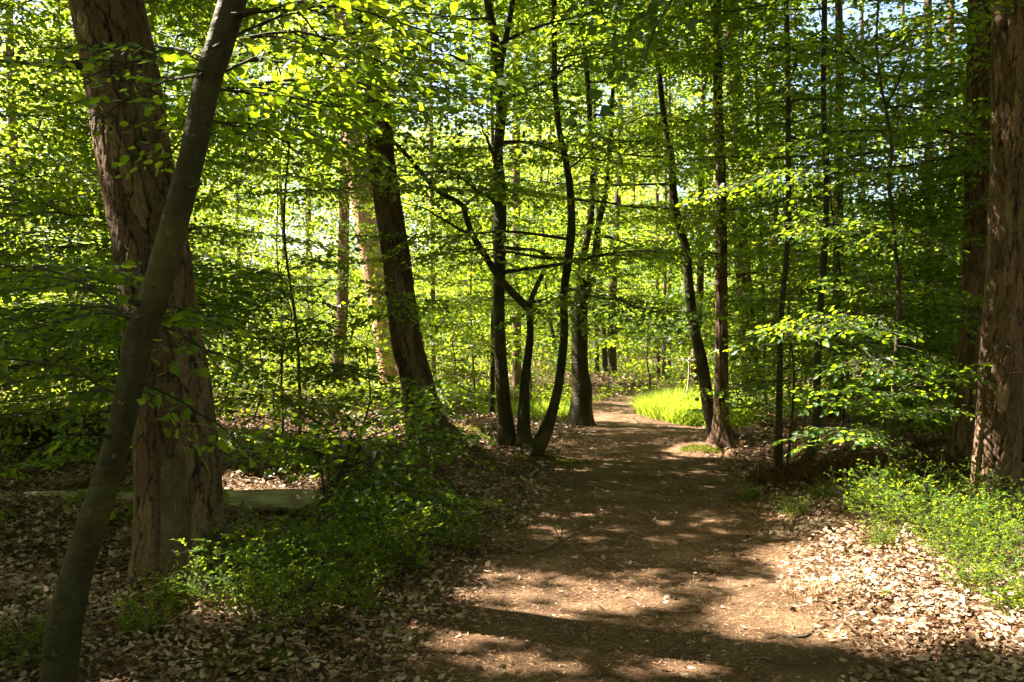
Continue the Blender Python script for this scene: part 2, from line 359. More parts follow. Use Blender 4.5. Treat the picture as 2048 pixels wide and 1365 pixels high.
def place_leaves(base, fwd, up, size, kind):
    """base (n,3) fwd, up (n,3) size (n,) -> (n,k,3)"""
    t = LEAF[kind][0]; B = rot_basis(fwd, up)
    return base[:, None, :] + np.einsum('kj,nji->nki', t, B) * size[:, None, None]
def make_frond(L, leaf, kind, seed, dens=1.0, wid=.45):
    r = np.random.default_rng(seed)
    bases, fw, segs = [], [], []
    sp = leaf * 1.45 / dens; n = max(3, int(L / sp))
    bend = (r.random() - .5) * .35
    def axis(t): return np.array([t, bend * t * t / L + .02 * math.sin(t * 9 + seed), -.10 * t * t / L + .012 * math.sin(t * 13)])
    prev = axis(0)
    for i in range(1, n + 1):
        t = L * i / n; p = axis(t); segs.append((*prev, .0022 + .006 * (1 - (i - 1) / n) * min(L, 1.5), *p, .0018 + .006 * (1 - i / n) * min(L, 1.5))); prev = p
        side = 1 if i % 2 else -1
        tl = wid * L * math.sin(math.pi * (.12 + .80 * i / n)) ** .8 * (.7 + .6 * r.random()) * (1.0 if i < n else .2)
        ang = side * math.radians(48 + 14 * r.random())
        d = np.array([math.cos(ang), math.sin(ang), -.08 + .16 * (r.random() - .5)])
        k = max(1, int(tl / (leaf * .62))); q = p.copy(); s2 = 1
        for j in range(k):
            q2 = p + d * tl * (j + 1) / k + np.array([0, 0, -.06 * ((j + 1) / k) ** 2 * tl]) + r.normal(0, .006, 3)
            segs.append((*q, .0022, *q2, .0014)); q = q2; s2 = -s2
            a2 = ang + s2 * math.radians(38 + 22 * r.random())
            bases.append(q2); fw.append((math.cos(a2), math.sin(a2), -.32 + .7 * (r.random() - .5)))
        if r.random() < .6:
            bases.append(p); fw.append((math.cos(-ang), math.sin(-ang), -.1))
    bases.append(prev); fw.append((1, 0, -.1))
    bases = np.array(bases); fw = np.array(fw); m = len(bases)
    up = np.array([0, 0, 1.]) + r.normal(0, .62, (m, 3))
    sz = leaf * (.48 + .72 * r.random(m))
    V = place_leaves(bases, fw, up, sz, kind)
    s = np.array(segs).reshape(-1, 2, 4)
    return V, s
TPL = {}
def frond_tpl(L, leaf, kind, var, dens=1.0):
    Lq = min([.35, .6, .9, 1.3, 1.8, 2.5], key=lambda q: abs(q - L)); k = (Lq, leaf, kind, var, dens)
    if k not in TPL: TPL[k] = make_frond(Lq, leaf, kind, hash((int(Lq * 100), int(leaf * 1000), var)) % 9999, dens)
    return TPL[k]
class Leaves:
    def __init__(s, kind): s.kind = kind; s.V = []; s.S = []
    def frond(s, base, fwd, L, leaf, roll=0., dens=1.0, twig=True, rng=RNG):
        V, S = frond_tpl(L, leaf, s.kind, int(rng.integers(4)), dens)
        f = np.array(fwd, float); f /= np.linalg.norm(f)
        up = np.array([0, 0, 1.]) + .0001; u = rot_basis(f[None], up[None])[0]
        if rng.random() < .5: u = u * np.array([[1], [-1], [1]])
        c, sn = math.cos(roll), math.sin(roll)
        u = np.array([u[0], u[1] * c + u[2] * sn, -u[1] * sn + u[2] * c])
        base = np.array(base, float)
        s.V.append(V @ u + base)
        if twig:
            q = S.copy(); q[..., :3] = S[..., :3] @ u + base; s.S.append(q)
    def finish(s, low=False, thin=None, nokeep=False):
        V = np.concatenate(s.V); c = V.mean(1)
        k = keep(c, low) if not nokeep else np.ones(len(V), bool)
        if thin is not None: k &= thin(c)
        s.L = V[k]
        if s.S:
            S = np.concatenate(s.S); kk = keep(S[:, 0, :3], low) if not nokeep else np.ones(len(S), bool)
            s.S = S[kk]
        else: s.S = np.zeros((0, 2, 4))
        return s
def leaf_mesh(name, L, kind, mats, parent=None, twigs=None):
    n, k = L.shape[:2]; base = (np.arange(n) * k)[:, None]
    F = [np.concatenate([base + f for f in LEAF[kind][1]])] if n else []
    V = L.reshape(-1, 3); fm = [0] * sum(len(f) for f in F)
    if twigs is not None and len(twigs):
        w = Wood(); w.n = len(V); w.twigs(twigs)
        V = np.vstack([V] + w.V); Fq = np.vstack(w.Q); fm = np.concatenate([np.zeros(len(fm)), np.ones(len(Fq))])
        F = F + [Fq]
    return build(name, V, F, mats, fmat=fm, parent=parent)
STATS = {}
# ---------------------------------------------------------------- trees
def img_stem(pts, Y, top=None, lean=0., base=True, ymul=None):
    """pts: rows (px, py, width px) from the base upward, at depth Y (lean: metres of depth gained per metre of height)"""
    out = []
    for i, (px, py, w) in enumerate(pts):
        p = P(px, py, Y); yy = Y + lean * max(0, p[2]); p = P(px, py, yy); out.append([*p, w / 2 / FPX * yy])
    if base:
        p = out[0]; z = float(gh(p[0], p[1]))
        d = np.array(out[0][:3]) - np.array(out[1][:3]); d /= max(.2, abs(d[2]))
        if p[2] > z: out[0] = [p[0] + d[0] * (p[2] - z) * .7, p[1], z, p[3]]
        q = out[0]; out.insert(0, [q[0] + d[0] * .1, q[1], min(q[2], z) - .3, q[3] * 1.02])
    if top is not None:                 # carry the stem on upward above the frame to height top
        a, b = np.array(out[-2]), np.array(out[-1]); d = (b - a)[:3]; d /= max(.3, d[2])
        z = b[2]; r = b[3]; k = 0; q = b[:3].copy(); z0 = z
        while z < top:
            st = min(1.5, top - z + .01); q = q + d * st * np.array([.8, .8, 1]) + np.array([random.uniform(-.06, .06), random.uniform(-.06, .06), 0]); z = q[2]
            out.append([*q, max(.012, r * (1 - .82 * (z - z0) / max(.1, top - z0)))])
            d = d * np.array([.8, .8, 1])
    return out
def stem_at(c, z):
    zs = c[:, 2]; o = np.argsort(zs); return np.array([np.interp(z, zs[o], c[o, i]) for i in range(4)])
def crown(stems, lv, z0, z1, n, reach, leaf0, wood=None, fl=(.6, 1.2), az=None, seed=0, droop=0., dens=1.12, twig=True, up=.25, shape=1.):
    """limbs off the stems between heights z0..z1, each carrying flat fronds"""
    leaf = round(leaf0 * (1.14 if leaf0 < .08 else 1.), 4); r = np.random.default_rng(seed + 100)
    cs = [np.array(s) for s in stems]
    for i in range(n):
        c = cs[i % len(cs)]; t = (i + r.random()) / n
        z = min(z0 + (z1 - z0) * t, c[:, 2].max() - .05); b = stem_at(c, z)
        a = r.random() * 2 * math.pi if az is None else math.radians(az[0] + (az[1] - az[0]) * r.random())
        R = reach * (.6 + .6 * r.random()) * (1 - shape * .55 * t)
        e = up * (r.random() - .15) + .25 * t
        mid = np.array([[b[0] + math.cos(a) * R * q, b[1] + math.sin(a) * R * q, b[2]] for q in (.15, .45, .8)])
        if b[2] > 4 and openness(*proj(mid)).max() > .8: continue  # no limb where a sun gap is cut
        pts = []; k = max(3, int(R / .35)); da = (r.random() - .5) * .7
        for j in range(k + 1):
            s = j / k; aa = a + da * s
            pts.append([b[0] + math.cos(aa) * R * s, b[1] + math.sin(aa) * R * s, b[2] + R * (e * s - (droop + .12) * s * s) + .03 * math.sin(9 * s + i), max(.004, min(b[3] * .42, .012 + R * .011) * (1 - .88 * s))])
        if wood is not None: wood.add(pts, seg=5, step=.3, cap=False)
        pts = np.array(pts); side = 1
        for j in range(1, k + 1):
            s = j / k
            if s < .25: continue
            for q in range(2 if s > .4 else 1):
                side = -side; aa = a + da * s + side * math.radians(28 + 40 * r.random())
                if j == k and q == 0: aa = a + da
                f = (math.cos(aa), math.sin(aa), e * .5 - .10 + .25 * (r.random() - .5))
                bp = pts[j, :3] + (pts[j - 1, :3] - pts[j, :3]) * r.random()
                lv.frond(bp, f, fl[0] + (fl[1] - fl[0]) * r.random() * (1.1 - .4 * s), leaf, roll=r.normal(0, .38), dens=dens, twig=twig, rng=r)
def pine_crown(stem, z0, z1, n, seed, reach=2.6):
    r = np.random.default_rng(seed); c = np.array(stem); Ls = []; W = Wood()
    for i in range(n):
        z = z0 + (z1 - z0) * (i + r.random()) / n; z = min(z, c[:, 2].max()); b = stem_at(c, z); a = r.random() * 6.28; R = reach * (.5 + .6 * r.random()) * (1.1 - .6 * i / n)
        p1 = b[:3] + np.array([math.cos(a) * R, math.sin(a) * R, .25 * R * r.random()]); mid = (b[:3] + p1) / 2 + np.array([0, 0, -.1])
        W.add([[*b[:3], .05], [*mid, .035], [*p1, .012]], seg=5, step=.6, cap=False)
        for t in range(int(12 * R)):
            s = .35 + .7 * r.random(); q = b[:3] + (p1 - b[:3]) * s + r.normal(0, .28, 3) * [1, 1, .5]
            m = 26; d = r.normal(0, 1, (m, 3)) + [0, 0, .5]; d /= np.linalg.norm(d, axis=1)[:, None]
            Ls.append(place_leaves(np.repeat(q[None], m, 0) + d * .02, d, r.normal(0, 1, (m, 3)), np.full(m, .17), 4) * 1.0)
    L = np.concatenate(Ls)
    return L, W
def flat_needles(L):    # make the pine leaf blades thin
    m = (L[:, 1] + L[:, 3]) / 2
    L = L.copy(); L[:, 1] = m + (L[:, 1] - m) * .12; L[:, 3] = m + (L[:, 3] - m) * .12; return L
TREES = {}
def make_tree(name, label, stems, bark, mat, cr=None, group=None, seg=14, flare=.35, step=.12, extra=None, leafkind=6, leafmat='leaf', low=True, part='trunk', lump=.06, pine=None, scar=None, twigs=True, cat='tree', thin=None, own=None):
    """stems: list of 4-column point lists (the first is the main one)"""
    b = stems[0][1]; loc = (b[0], b[1], float(gh(b[0], b[1])))
    t = thing(name, label, cat, loc, group); off = np.array(loc)
    W = Wood()
    for i, s in enumerate(stems):
        W.add(s, seg=seg if i == 0 or len(s) > 6 else max(8, seg // 2), step=step, flare=(loc[2], flare) if (s[0][2] < loc[2] + .1) else None, bark=bark, seed=len(TREES) * 3 + i, lump=lump, scar=scar)
    lv = Leaves(leafkind)
    if cr:
        for k in (cr if isinstance(cr, list) else [cr]):
            ix = k.pop('stems', None); ss = stems if ix is None else [stems[q] for q in ix]
            sd_ = k.pop('seed', 0) + len(TREES) * 7; crown(ss, lv, wood=W, seed=sd_, **k)
    if extra: extra(lv, W)
    if pine:
        L, W2 = pine_crown(stems[0], *pine); L = flat_needles(L); L = L[keep(L.mean(1))]
        cm = leaf_mesh('crown', L - off, 4, [M['needle']], t)
        W.V += W2.V; W.Q += [q + W.n for q in W2.Q]; W.T += [q + W.n for q in W2.T]; W.c += W2.c; W.p += W2.p; W.n += W2.n
    if lv.V:
        lv.finish(low, thin); 
        if len(lv.L):
            leaf_mesh('crown', lv.L - off, leafkind, [M[leafmat], M['bark_dark']], t, None if not twigs or not len(lv.S) else np.concatenate([lv.S[..., :3] - off, lv.S[..., 3:]], -1))
            STATS[label[:40]] = len(lv.L)
    W.V = [v - off for v in W.V]
    W.build(part, M[mat], t)
    TREES[len(TREES)] = t
    return t, W
def frond_px(lv, a, b, Y0, Y1, leaf=.06, n=3, side=.35, W=None, L=.8, droop=.0, seed=0, r0=.008):
    """a real branch running from pixel a at depth Y0 to pixel b at depth Y1, with fronds alternating along it"""
    r = np.random.default_rng(seed + 5)
    p0, p1 = P(*a, Y0), P(*b, Y1); d = p1 - p0; D = np.linalg.norm(d); k = max(3, int(D / .19)); pts = []
    for j in range(k + 1):
        s = j / k; q = p0 + d * s + np.array([0, 0, .08 * D * math.sin(math.pi * s) - droop * s * s]) + r.normal(0, .012, 3); pts.append([*q, r0 * (1 - .8 * s) + .0015])
    if W is not None: W.add(pts, seg=5, step=.15, cap=False)
    pts = np.array(pts); h = math.atan2(d[1], d[0]); sd = 1
    for j in range(1, k + 1):
        s = j / k
        for q in range(n if j < k else 1):
            sd = -sd; aa = h + sd * math.radians(30 + 35 * r.random()) if j < k else h
            el = d[2] / max(.2, math.hypot(d[0], d[1]))
            lv.frond(pts[j, :3] + (pts[j - 1, :3] - pts[j, :3]) * r.random() * .9, (math.cos(aa), math.sin(aa), np.clip(el, -.6, .6) + .15 * (r.random() - .6)), 1.15 * L * (1.15 - .45 * s) * (.8 + .3 * r.random()), leaf, roll=r.normal(0, .25), rng=r, dens=1.25)
    return pts

# ================================================================ the ground
def grid_ground():
    xs = np.unique(np.concatenate([np.linspace(-160, -20, 30), np.linspace(-20, -7, 66), np.linspace(-7, 9, 260), np.linspace(9, 24, 75), np.linspace(24, 160, 30)]))
    ys = np.unique(np.concatenate([np.linspace(-40, 1, 20), np.linspace(1, 14, 240), np.linspace(14, 34, 150), np.linspace(34, 80, 60), np.linspace(80, 220, 20)]))
    X, Y = np.meshgrid(xs, ys); Z = gh(X, Y) - .004
    n, m = X.shape; idx = np.arange(n * m).reshape(n, m)
    F = np.stack([idx[:-1, :-1], idx[:-1, 1:], idx[1:, 1:], idx[1:, :-1]], -1).reshape(-1, 4)
    tag(build('forest_ground', np.stack([X, Y, Z], -1).reshape(-1, 3), [F], [M['soil']], smooth=True), 'dark leaf-strewn soil of the forest floor', 'ground', kind='structure')
    ys = np.concatenate([np.arange(-3, 16, .06), np.arange(16, 60, .15)]); m = 41; u = np.linspace(-1, 1, m)
    Yg = np.repeat(ys[:, None], m, 1); c = path_c(ys)[:, None]; w = path_w(ys)[:, None]
    edge = 1.13 + .16 * (fbm(np.sign(u)[None] * 5 + 10, Yg * 1.1, 40) - .5) * 2 + .08 * (vnoise(np.sign(u)[None] * 3 + Yg * 0, Yg * 6, 41) - .5)
    Xg = c + u[None] * w * edge
    lift = .010 * (1 - sstep(.86, 1.0, np.abs(u)))[None] - .006 * sstep(.97, 1., np.abs(u))[None]
    Z = gh(Xg, Yg) + lift + .012 * (fbm(Xg * 3, Yg * 3, 44) - .5) * (1 - np.abs(u)[None] ** 4)
    n = len(ys); idx = np.arange(n * m).reshape(n, m)
    F = np.stack([idx[:-1, :-1], idx[:-1, 1:], idx[1:, 1:], idx[1:, :-1]], -1).reshape(-1, 4)
    tag(build('path', np.stack([Xg, Yg, Z], -1).reshape(-1, 3), [F], [M['path']], smooth=True), 'brown earth footpath running ahead and bending away', 'path', kind='structure')
grid_ground()
def in_view(x, y, mar=.6): return np.abs(x) < .56 * y + mar
# dead leaves on the verges
def litter():
    V = []
    for (y0, y1, den, sz) in ((2.6, 6, 3300, .040), (6, 9.5, 1700, .045), (9.5, 15, 420, .062), (15, 28, 110, .085)):
        area = (y1 - y0) * (2 * (.56 * y1 + .6)); n = int(area * den)
        x = RNG.uniform(-(.56 * y1 + .6), .56 * y1 + .6, n); y = RNG.uniform(y0, y1, n)
        d = path_dist(x, y) + .35 * (fbm(x * 1.7, y * 1.7, 60) - .5) * 2
        pr = np.clip(sstep(-.30, .50, d) * (.55 + .75 * fbm(x * .9, y * .9, 61)), .022, 1)
        pr = np.where(x < -.2, pr * (.62 + .38 * sstep(.38, .6, fbm(x * .9, y * .9, 66))), pr)
        k = (RNG.random(n) < pr) & in_view(x, y); x = x[k]; y = y[k]; n = len(x)
        a = RNG.random(n) * 2 * math.pi; tilt = RNG.normal(0, .32, n)
        f = np.stack([np.cos(a), np.sin(a), tilt], -1); up = np.stack([RNG.normal(0, .5, n), RNG.normal(0, .5, n), np.ones(n)], -1)
        s = sz * (.55 + .6 * RNG.random(n)); z = gh(x, y) + .004 + .042 * RNG.random(n) ** 1.3 * sstep(-.2, .4, path_dist(x, y))
        L = place_leaves(np.stack([x, y, z + np.abs(tilt) * s * .4], -1), f, up, s, 8)
        curl = RNG.uniform(-.2, .9, n)[:, None]      # dead leaves curl up along their rims
        axis = (L[:, :1] + L[:, 4:5]) / 2; d2 = ((L - axis) ** 2).sum(-1); L[..., 2] += curl * d2 / s[:, None] * 1.6; L += RNG.normal(0, .055, L.shape) * s[:, None, None] * [1, 1, .8]
        V.append(L)
    tag(leaf_mesh('leaf_litter', np.concatenate(V), 8, [M['dead']]), 'dry tan beech leaves strewn over both verges of the path', 'leaf litter', kind='stuff')
    # needles and crumbs on the path
    n = 52000; y = 2.8 + 11 * RNG.random(n) ** 1.5; x = path_c(y) + RNG.uniform(-1.35, 1.35, n)
    k = in_view(x, y, .2) & (fbm(x * 1.4, y * 1.4, 70) + .3 * RNG.random(n) > .48); x = x[k]; y = y[k]; n = len(x)
    a = RNG.random(n) * 6.283; f = np.stack([np.cos(a), np.sin(a), RNG.normal(0, .15, n)], -1)
    L = place_leaves(np.stack([x, y, gh(x, y) + .014 + .006 * RNG.random(n)], -1), f, np.stack([RNG.normal(0, .5, n), RNG.normal(0, .5, n), np.ones(n)], -1), RNG.uniform(.02, .055, n), 4)
    L = flat_needles(L)
    tag(leaf_mesh('fallen_needles', L, 4, [M['straw']]), 'dry rusty pine needles scattered thinly on the earth path', 'pine needles', kind='stuff')
litter()
# ================================================================ trees one by one (pixels of the photograph give direction, depth and real size)
def scarA(TH, z):   # the bare tapping scar on the camera side of the big pine
    X = -math.pi / 2 + .12
    d = np.abs(np.mod(TH - SCAR_TH + math.pi, 2 * math.pi) - math.pi)
    return (1 - sstep(.36, .47, d + .22 * sstep(1.0, .9, z) * 0)) * sstep(.12, .26, z) * (1 - sstep(.78 - .9 * 0, .98, z + d * .55 * -1 + .12))
SCAR_TH = 0.
yA = 5.75
stA = img_stem([(362, 1185, 172), (360, 1050, 166), (357, 950, 162), (350, 830, 154), (338, 740, 150), (323, 667, 146), (304, 513, 144), (268, 308, 141), (240, 128, 141), (213, 0, 139)], yA, 15)
# ring axes: find the angle that faces the camera
def facing_angle(stem, z):
    c = catmull(stem, .02); T = np.gradient(c[:, :3], axis=0); T /= np.linalg.norm(T, axis=1)[:, None]
    up = np.array([0, 1., 0]); x = np.cross(up, T[0]); x /= np.linalg.norm(x)
    i = int(np.argmin(np.abs(c[:, 2] - z)))
    for j in range(i + 1): x = x - T[j] * (x @ T[j]); x /= np.linalg.norm(x)
    y = np.cross(T[i], x); d = CAM - c[i, :3]; d /= np.linalg.norm(d)
    return math.atan2(d @ y, d @ x), c[i], x, y
SCAR_TH = facing_angle(stA, .6)[0] - .12
def fernA(lv, W):
    W.add([[*P(185, 133, 5.75), .034], [*P(150, 130, 5.6), .026], [*P(96, 127, 5.45), .020]], seg=9, step=.04, cap=True)
tA, _ = make_tree('scarred_pine', 'massive old pine with furrowed bark and a bare herringbone scar low on its trunk', [stA], (.060, .13, .013), 'bark_pine', pine=(10.5, 15, 40, 3, 3.6), seg=240, flare=.20, step=.012, scar=scarA, lump=.035, extra=fernA, cat='pine tree')
# the scar itself: smooth wood with chevron grooves, 3 mm proud of the hollow cut for it
def scar_panel():
    V = []; nz, nu = 120, 41; zs = np.linspace(.17, .90, nz)
    c = catmull(stA, .02); loc = np.array(tA.location)
    for z in zs:
        th, ci, x, y = facing_angle(stA, z)
        half = .40 * (1 - .35 * sstep(.62, .95, z))
        for u in np.linspace(-1, 1, nu):
            a = SCAR_TH + u * half
            g = ((z * 1.0 - abs(u) * .16) / .021) % 1
            r = ci[3] - .019 - .0045 * (abs(g - .5) < .2) - .004 * (abs(u) < .05) - .016 * sstep(.86, 1., abs(u))
            fl = 1 + .20 * math.exp(-np.clip(z - loc[2], -.25, 9) / .22) * .8
            V.append(ci[:3] + (math.cos(a) * x + math.sin(a) * y) * r * fl - loc)
    idx = np.arange(nz * nu).reshape(nz, nu)
    F = np.stack([idx[:-1, :-1], idx[:-1, 1:], idx[1:, 1:], idx[1:, :-1]], -1).reshape(-1, 4)
    o = build('tapping_scar', np.array(V), [F], [M['bark_scar']], parent=tA, smooth=False); o['label'] = 'bare wood panel with herringbone resin tapping grooves'
scar_panel()
# B the leaning beech in front
stB = img_stem([(118, 1400, 80), (121, 1333, 76), (134, 1232, 74), (158, 1132, 64), (206, 981, 58), (248, 831, 56), (276, 690, 62), (301, 615, 64), (331, 513, 58), (385, 308, 54), (418, 154, 56), (466, 0, 56)], 3.75, 11)
for q_ in stB: q_[3] *= .92
def exB(lv, W):
    for (px, py, dx, r0) in ((300, 612, -26, .016), (470, 30, 30, .014), (366, 380, 22, .009), (236, 880, -20, .010), (420, 150, -18, .008)):
        W.add([[*P(px, py, 3.75), r0 * 1.6], [*P(px + dx, py - 6, 3.70), r0], [*P(px + dx * 1.7, py - 12, 3.68), r0 * .5]], seg=9, step=.01, cap=True)
    for i, (a, b, y0, y1, n, L) in enumerate((((470, 30), (900, 75), 3.7, 3.9, 2, .5), ((470, 60), (830, 160), 3.8, 4.1, 2, .5), ((480, 120), (760, 190), 4.2, 4.8, 2, .55), ((440, 90), (720, 30), 3.7, 4.1, 2, .5), ((440, 140), (690, 110), 3.8, 4.5, 2, .5), ((430, 180), (1080, 290), 4.2, 6.4, 2, .55),
                                      ((420, 180), (560, 230), 3.9, 4.4, 2, .5), ((400, 240), (620, 330), 4.0, 4.8, 2, .5), ((400, 160), (190, 260), 3.7, 4.5, 1, .45), ((440, 120), (150, 180), 3.9, 4.7, 1, .5),
                                      ((290, 640), (60, 650), 3.7, 4.2, 2, .6), ((290, 650), (420, 700), 3.7, 3.8, 1, .45), ((270, 760), (430, 850), 3.7, 3.9, 1, .42), ((285, 660), (-60, 560), 3.8, 4.8, 2, .6),
                                      ((260, 800), (-20, 760), 3.8, 4.6, 2, .55), ((300, 620), (440, 660), 3.8, 4.6, 1, .4))):
        frond_px(lv, a, b, y0, y1, .057, n, W=W, L=L, seed=i, r0=.006)
make_tree('leaning_beech', 'smooth mossy beech trunk leaning in front of the scarred pine', [stB], None, 'bark_beech', seg=48, step=.03, flare=.04, lump=.10, extra=exB, leafkind=8, cr=dict(z0=4.6, z1=11, n=30, reach=3.2, leaf0=.065, fl=(.8, 1.3), seed=2))
for p_ in ((700, 110, 4.0), (850, 90, 3.9), (760, 150, 4.2), (640, 140, 4.2), (620, 50, 4.0), (560, 90, 3.9), (1060, 290, 6.3), (930, 265, 5.8)): shaft(P(*p_), .5)
for p_ in ((480, 990, 8.2), (545, 990, 8.2), (610, 990, 8.2)): shaft(P(*p_), .3, .6)
# C dark pine, D sunlit pine behind
gC = ground_hit(860, 887)[1]
stC = img_stem([(862, 885, 84), (850, 850, 76), (833, 764, 66), (812, 676, 61), (790, 500, 55), (774, 396, 55), (764, 330, 53), (752, 189, 51), (729, 88, 50), (721, 0, 47)], gC, 16)
make_tree('dark_pine', 'dark shaded pine leaning over the bank behind the bilberries', [stC], (.055, .17, .016), 'bark_pine', pine=(9.5, 16, 40, 5, 3.6), seg=90, step=.04, flare=.38, lump=.04, cat='pine tree')
stD = img_stem([(794, 800, 46), (780, 740, 44), (765, 632, 46), (742, 500, 49), (722, 380, 47), (700, 200, 44), (674, 0, 42)], 20.5, 16)
make_tree('sunlit_pine', 'sunlit orange-barked pine standing behind the dark leaning pine', [stD], (.06, .2, .014), 'bark_orange', pine=(11, 16, 14, 6), seg=60, step=.07, flare=.3, lump=.05, cat='pine tree')
for py in (560, 650, 740): shaft(P(752 + (py - 560) * .16, py, 20.3), .8)
# E group of three stems
YE = ground_hit(1030, 897)[1]
sE1 = img_stem([(1013, 893, 36), (1011, 850, 30), (1004, 764, 27), (998, 632, 23), (1000, 500, 23), (1001, 396, 24), (996, 308, 20), (1003, 220, 21), (996, 132, 20), (987, 66, 17), (975, 0, 15)], YE, 12)
sE1b = [[*P(999, 140, YE), .05], [*P(1008, 95, YE), .035], [*P(1026, 0, YE), .03], [*P(1035, -90, YE), .022], [*P(1050, -300, YE), .01]]
sE2 = img_stem([(1046, 900, 32), (1046, 870, 26), (1050, 764, 19), (1060, 676, 15), (1059, 612, 15)], YE - .1)
def Ep(L, Y=YE - .1, r0=.045, r1=.02):
    n = len(L); return [[*P(a, b, Y), r0 + (r1 - r0) * i / (n - 1)] for i, (a, b) in enumerate(L)]
sE2l = Ep([(1059, 620), (1040, 600), (1010, 570), (989, 541), (958, 492), (945, 470), (931, 431), (927, 413), (905, 398), (883, 387), (861, 369), (820, 318), (782, 281), (740, 262), (716, 246), (660, 200)], r0=.048, r1=.016)
sE2r = Ep([(1059, 620), (1062, 600), (1070, 580), (1078, 562), (1085, 549)], r0=.036, r1=.028)
sE2t = Ep([(1064, 604), (1080, 602), (1098, 596)], r0=.02, r1=.008)
sE2m = Ep([(927, 413), (945, 398), (960, 385), (975, 372), (990, 350)], r0=.02, r1=.006)
sE2n = Ep([(945, 470), (920, 460), (900, 447), (870, 430), (848, 417), (800, 405)], r0=.022, r1=.006)
sE3 = img_stem([(1062, 908, 38), (1078, 890, 27), (1096, 852, 24), (1109, 808, 20), (1118, 764, 18), (1128, 676, 17), (1128, 588, 16), (1139, 500, 18), (1143, 440, 16), (1137, 352, 14), (1119, 264, 12), (1110, 176, 11), (1109, 100, 11), (1108, 0, 11)], YE - .15, 11)
make_tree('forked_beech', 'splaying clump of dark beech stems from one root, the middle one forked like a Y', [sE1, sE2, sE3, sE1b, sE2l, sE2r, sE2t, sE2m, sE2n], None, 'bark_beech', seg=20, step=.08, flare=.35,
          cr=[dict(stems=[0, 2], z0=1.7, z1=12, n=60, reach=2.4, leaf0=.06, fl=(.6, 1.2), seed=1), dict(stems=[0, 2], z0=6.5, z1=12, n=34, reach=3.8, leaf0=.085, fl=(.9, 1.6), seed=3), dict(stems=[4], z0=2.8, z1=4.4, n=16, reach=1.3, leaf0=.06, fl=(.5, .9), seed=1)])  # the wide upper crown layer is added to shade the middle distance
stE0 = img_stem([(984, 834, 10), (985, 760, 10), (986, 640, 9), (990, 500, 8), (985, 300, 8)], 16, 9)
make_tree('thin_beech', 'thin pole-like beech close behind the clump of splayed stems', [stE0], None, 'bark_dark', dict(z0=2.5, z1=9, n=16, reach=1.6, leaf0=.07, fl=(.6, .9)), seg=8, leafkind=4)
# F
gF = ground_hit(1160, 852)[1]
stF = img_stem([(1160, 850, 46), (1162, 810, 40), (1164, 775, 41), (1160, 745, 35), (1159, 676, 33), (1160, 610, 31), (1163, 585, 26), (1161, 544, 17), (1166, 510, 15), (1176, 472, 13), (1185, 380, 12), (1180, 240, 11)], gF, 11)
stF2 = Ep([(1163, 600), (1175, 575), (1184, 545), (1192, 500), (1196, 455), (1212, 380), (1222, 260), (1228, 120), (1235, -60)], gF, .085, .02)
make_tree('bulging_beech', 'straight beech trunk with a bulge on its side, forking above the bend of the path', [stF, stF2], None, 'bark_beech', [dict(z0=2.6, z1=11, n=44, reach=2.5, leaf0=.065, fl=(.6, 1.2)), dict(z0=7, z1=11, n=24, reach=3.8, leaf0=.085, fl=(.9, 1.6), seed=3)], seg=24, step=.1, flare=.35)  # second crown layer, above the frame, added for shade
# G, H, I
gH = ground_hit(1443, 892)[1]
stG = img_stem([(1436, 880, 24), (1420, 830, 24), (1412, 780, 24), (1403, 720, 23), (1388, 654, 20), (1377, 560, 18), (1372, 500, 17), (1355, 440, 15), (1346, 370, 14), (1342, 308, 14), (1329, 246, 12), (1318, 150, 11), (1300, 20, 9)], gH + .35, 10)
make_tree('slanting_beech', 'pale slanting beech stem leaning away from the straight pine beside the path', [stG], None, 'bark_beech', [dict(z0=3.0, z1=10, n=26, reach=2.3, leaf0=.06, fl=(.6, 1.1)), dict(z0=6, z1=10, n=22, reach=3.6, leaf0=.085, fl=(.9, 1.6), seed=3)], seg=18, step=.1)  # upper crown layer added out of view to cast shade
stH = img_stem([(1443, 890, 42), (1443, 850, 32), (1443, 764, 27), (1443, 620, 24), (1443, 500, 23), (1440, 308, 21), (1436, 198, 18), (1434, 0, 17)], gH, 15)
make_tree('straight_pine', 'slim straight reddish pine at the path edge with moss at its foot', [stH], (.045, .15, .013), 'bark_pine', pine=(8.5, 15, 36, 9, 3.4), seg=70, step=.04, flare=.45, lump=.04, cat='pine tree')
for py in (860, 800, 740, 680): shaft(P(1437, py, gH - .1), .42)
for py in (520, 600, 680): shaft(P(1380 + (py - 520) * .12, py, gH + .3), .35)
stI = img_stem([(1502, 822, 38), (1498, 700, 34), (1486, 540, 31), (1479, 440, 30), (1475, 250, 26), (1464, 100, 24), (1458, 0, 24)], 17, 15)
make_tree('shaded_pine', 'shaded pine trunk half hidden in leaves just behind the straight path-side pine', [stI], (.05, .16, .013), 'bark_pine', pine=(10, 15, 10, 10), seg=40, step=.08, flare=.3, cat='pine tree')
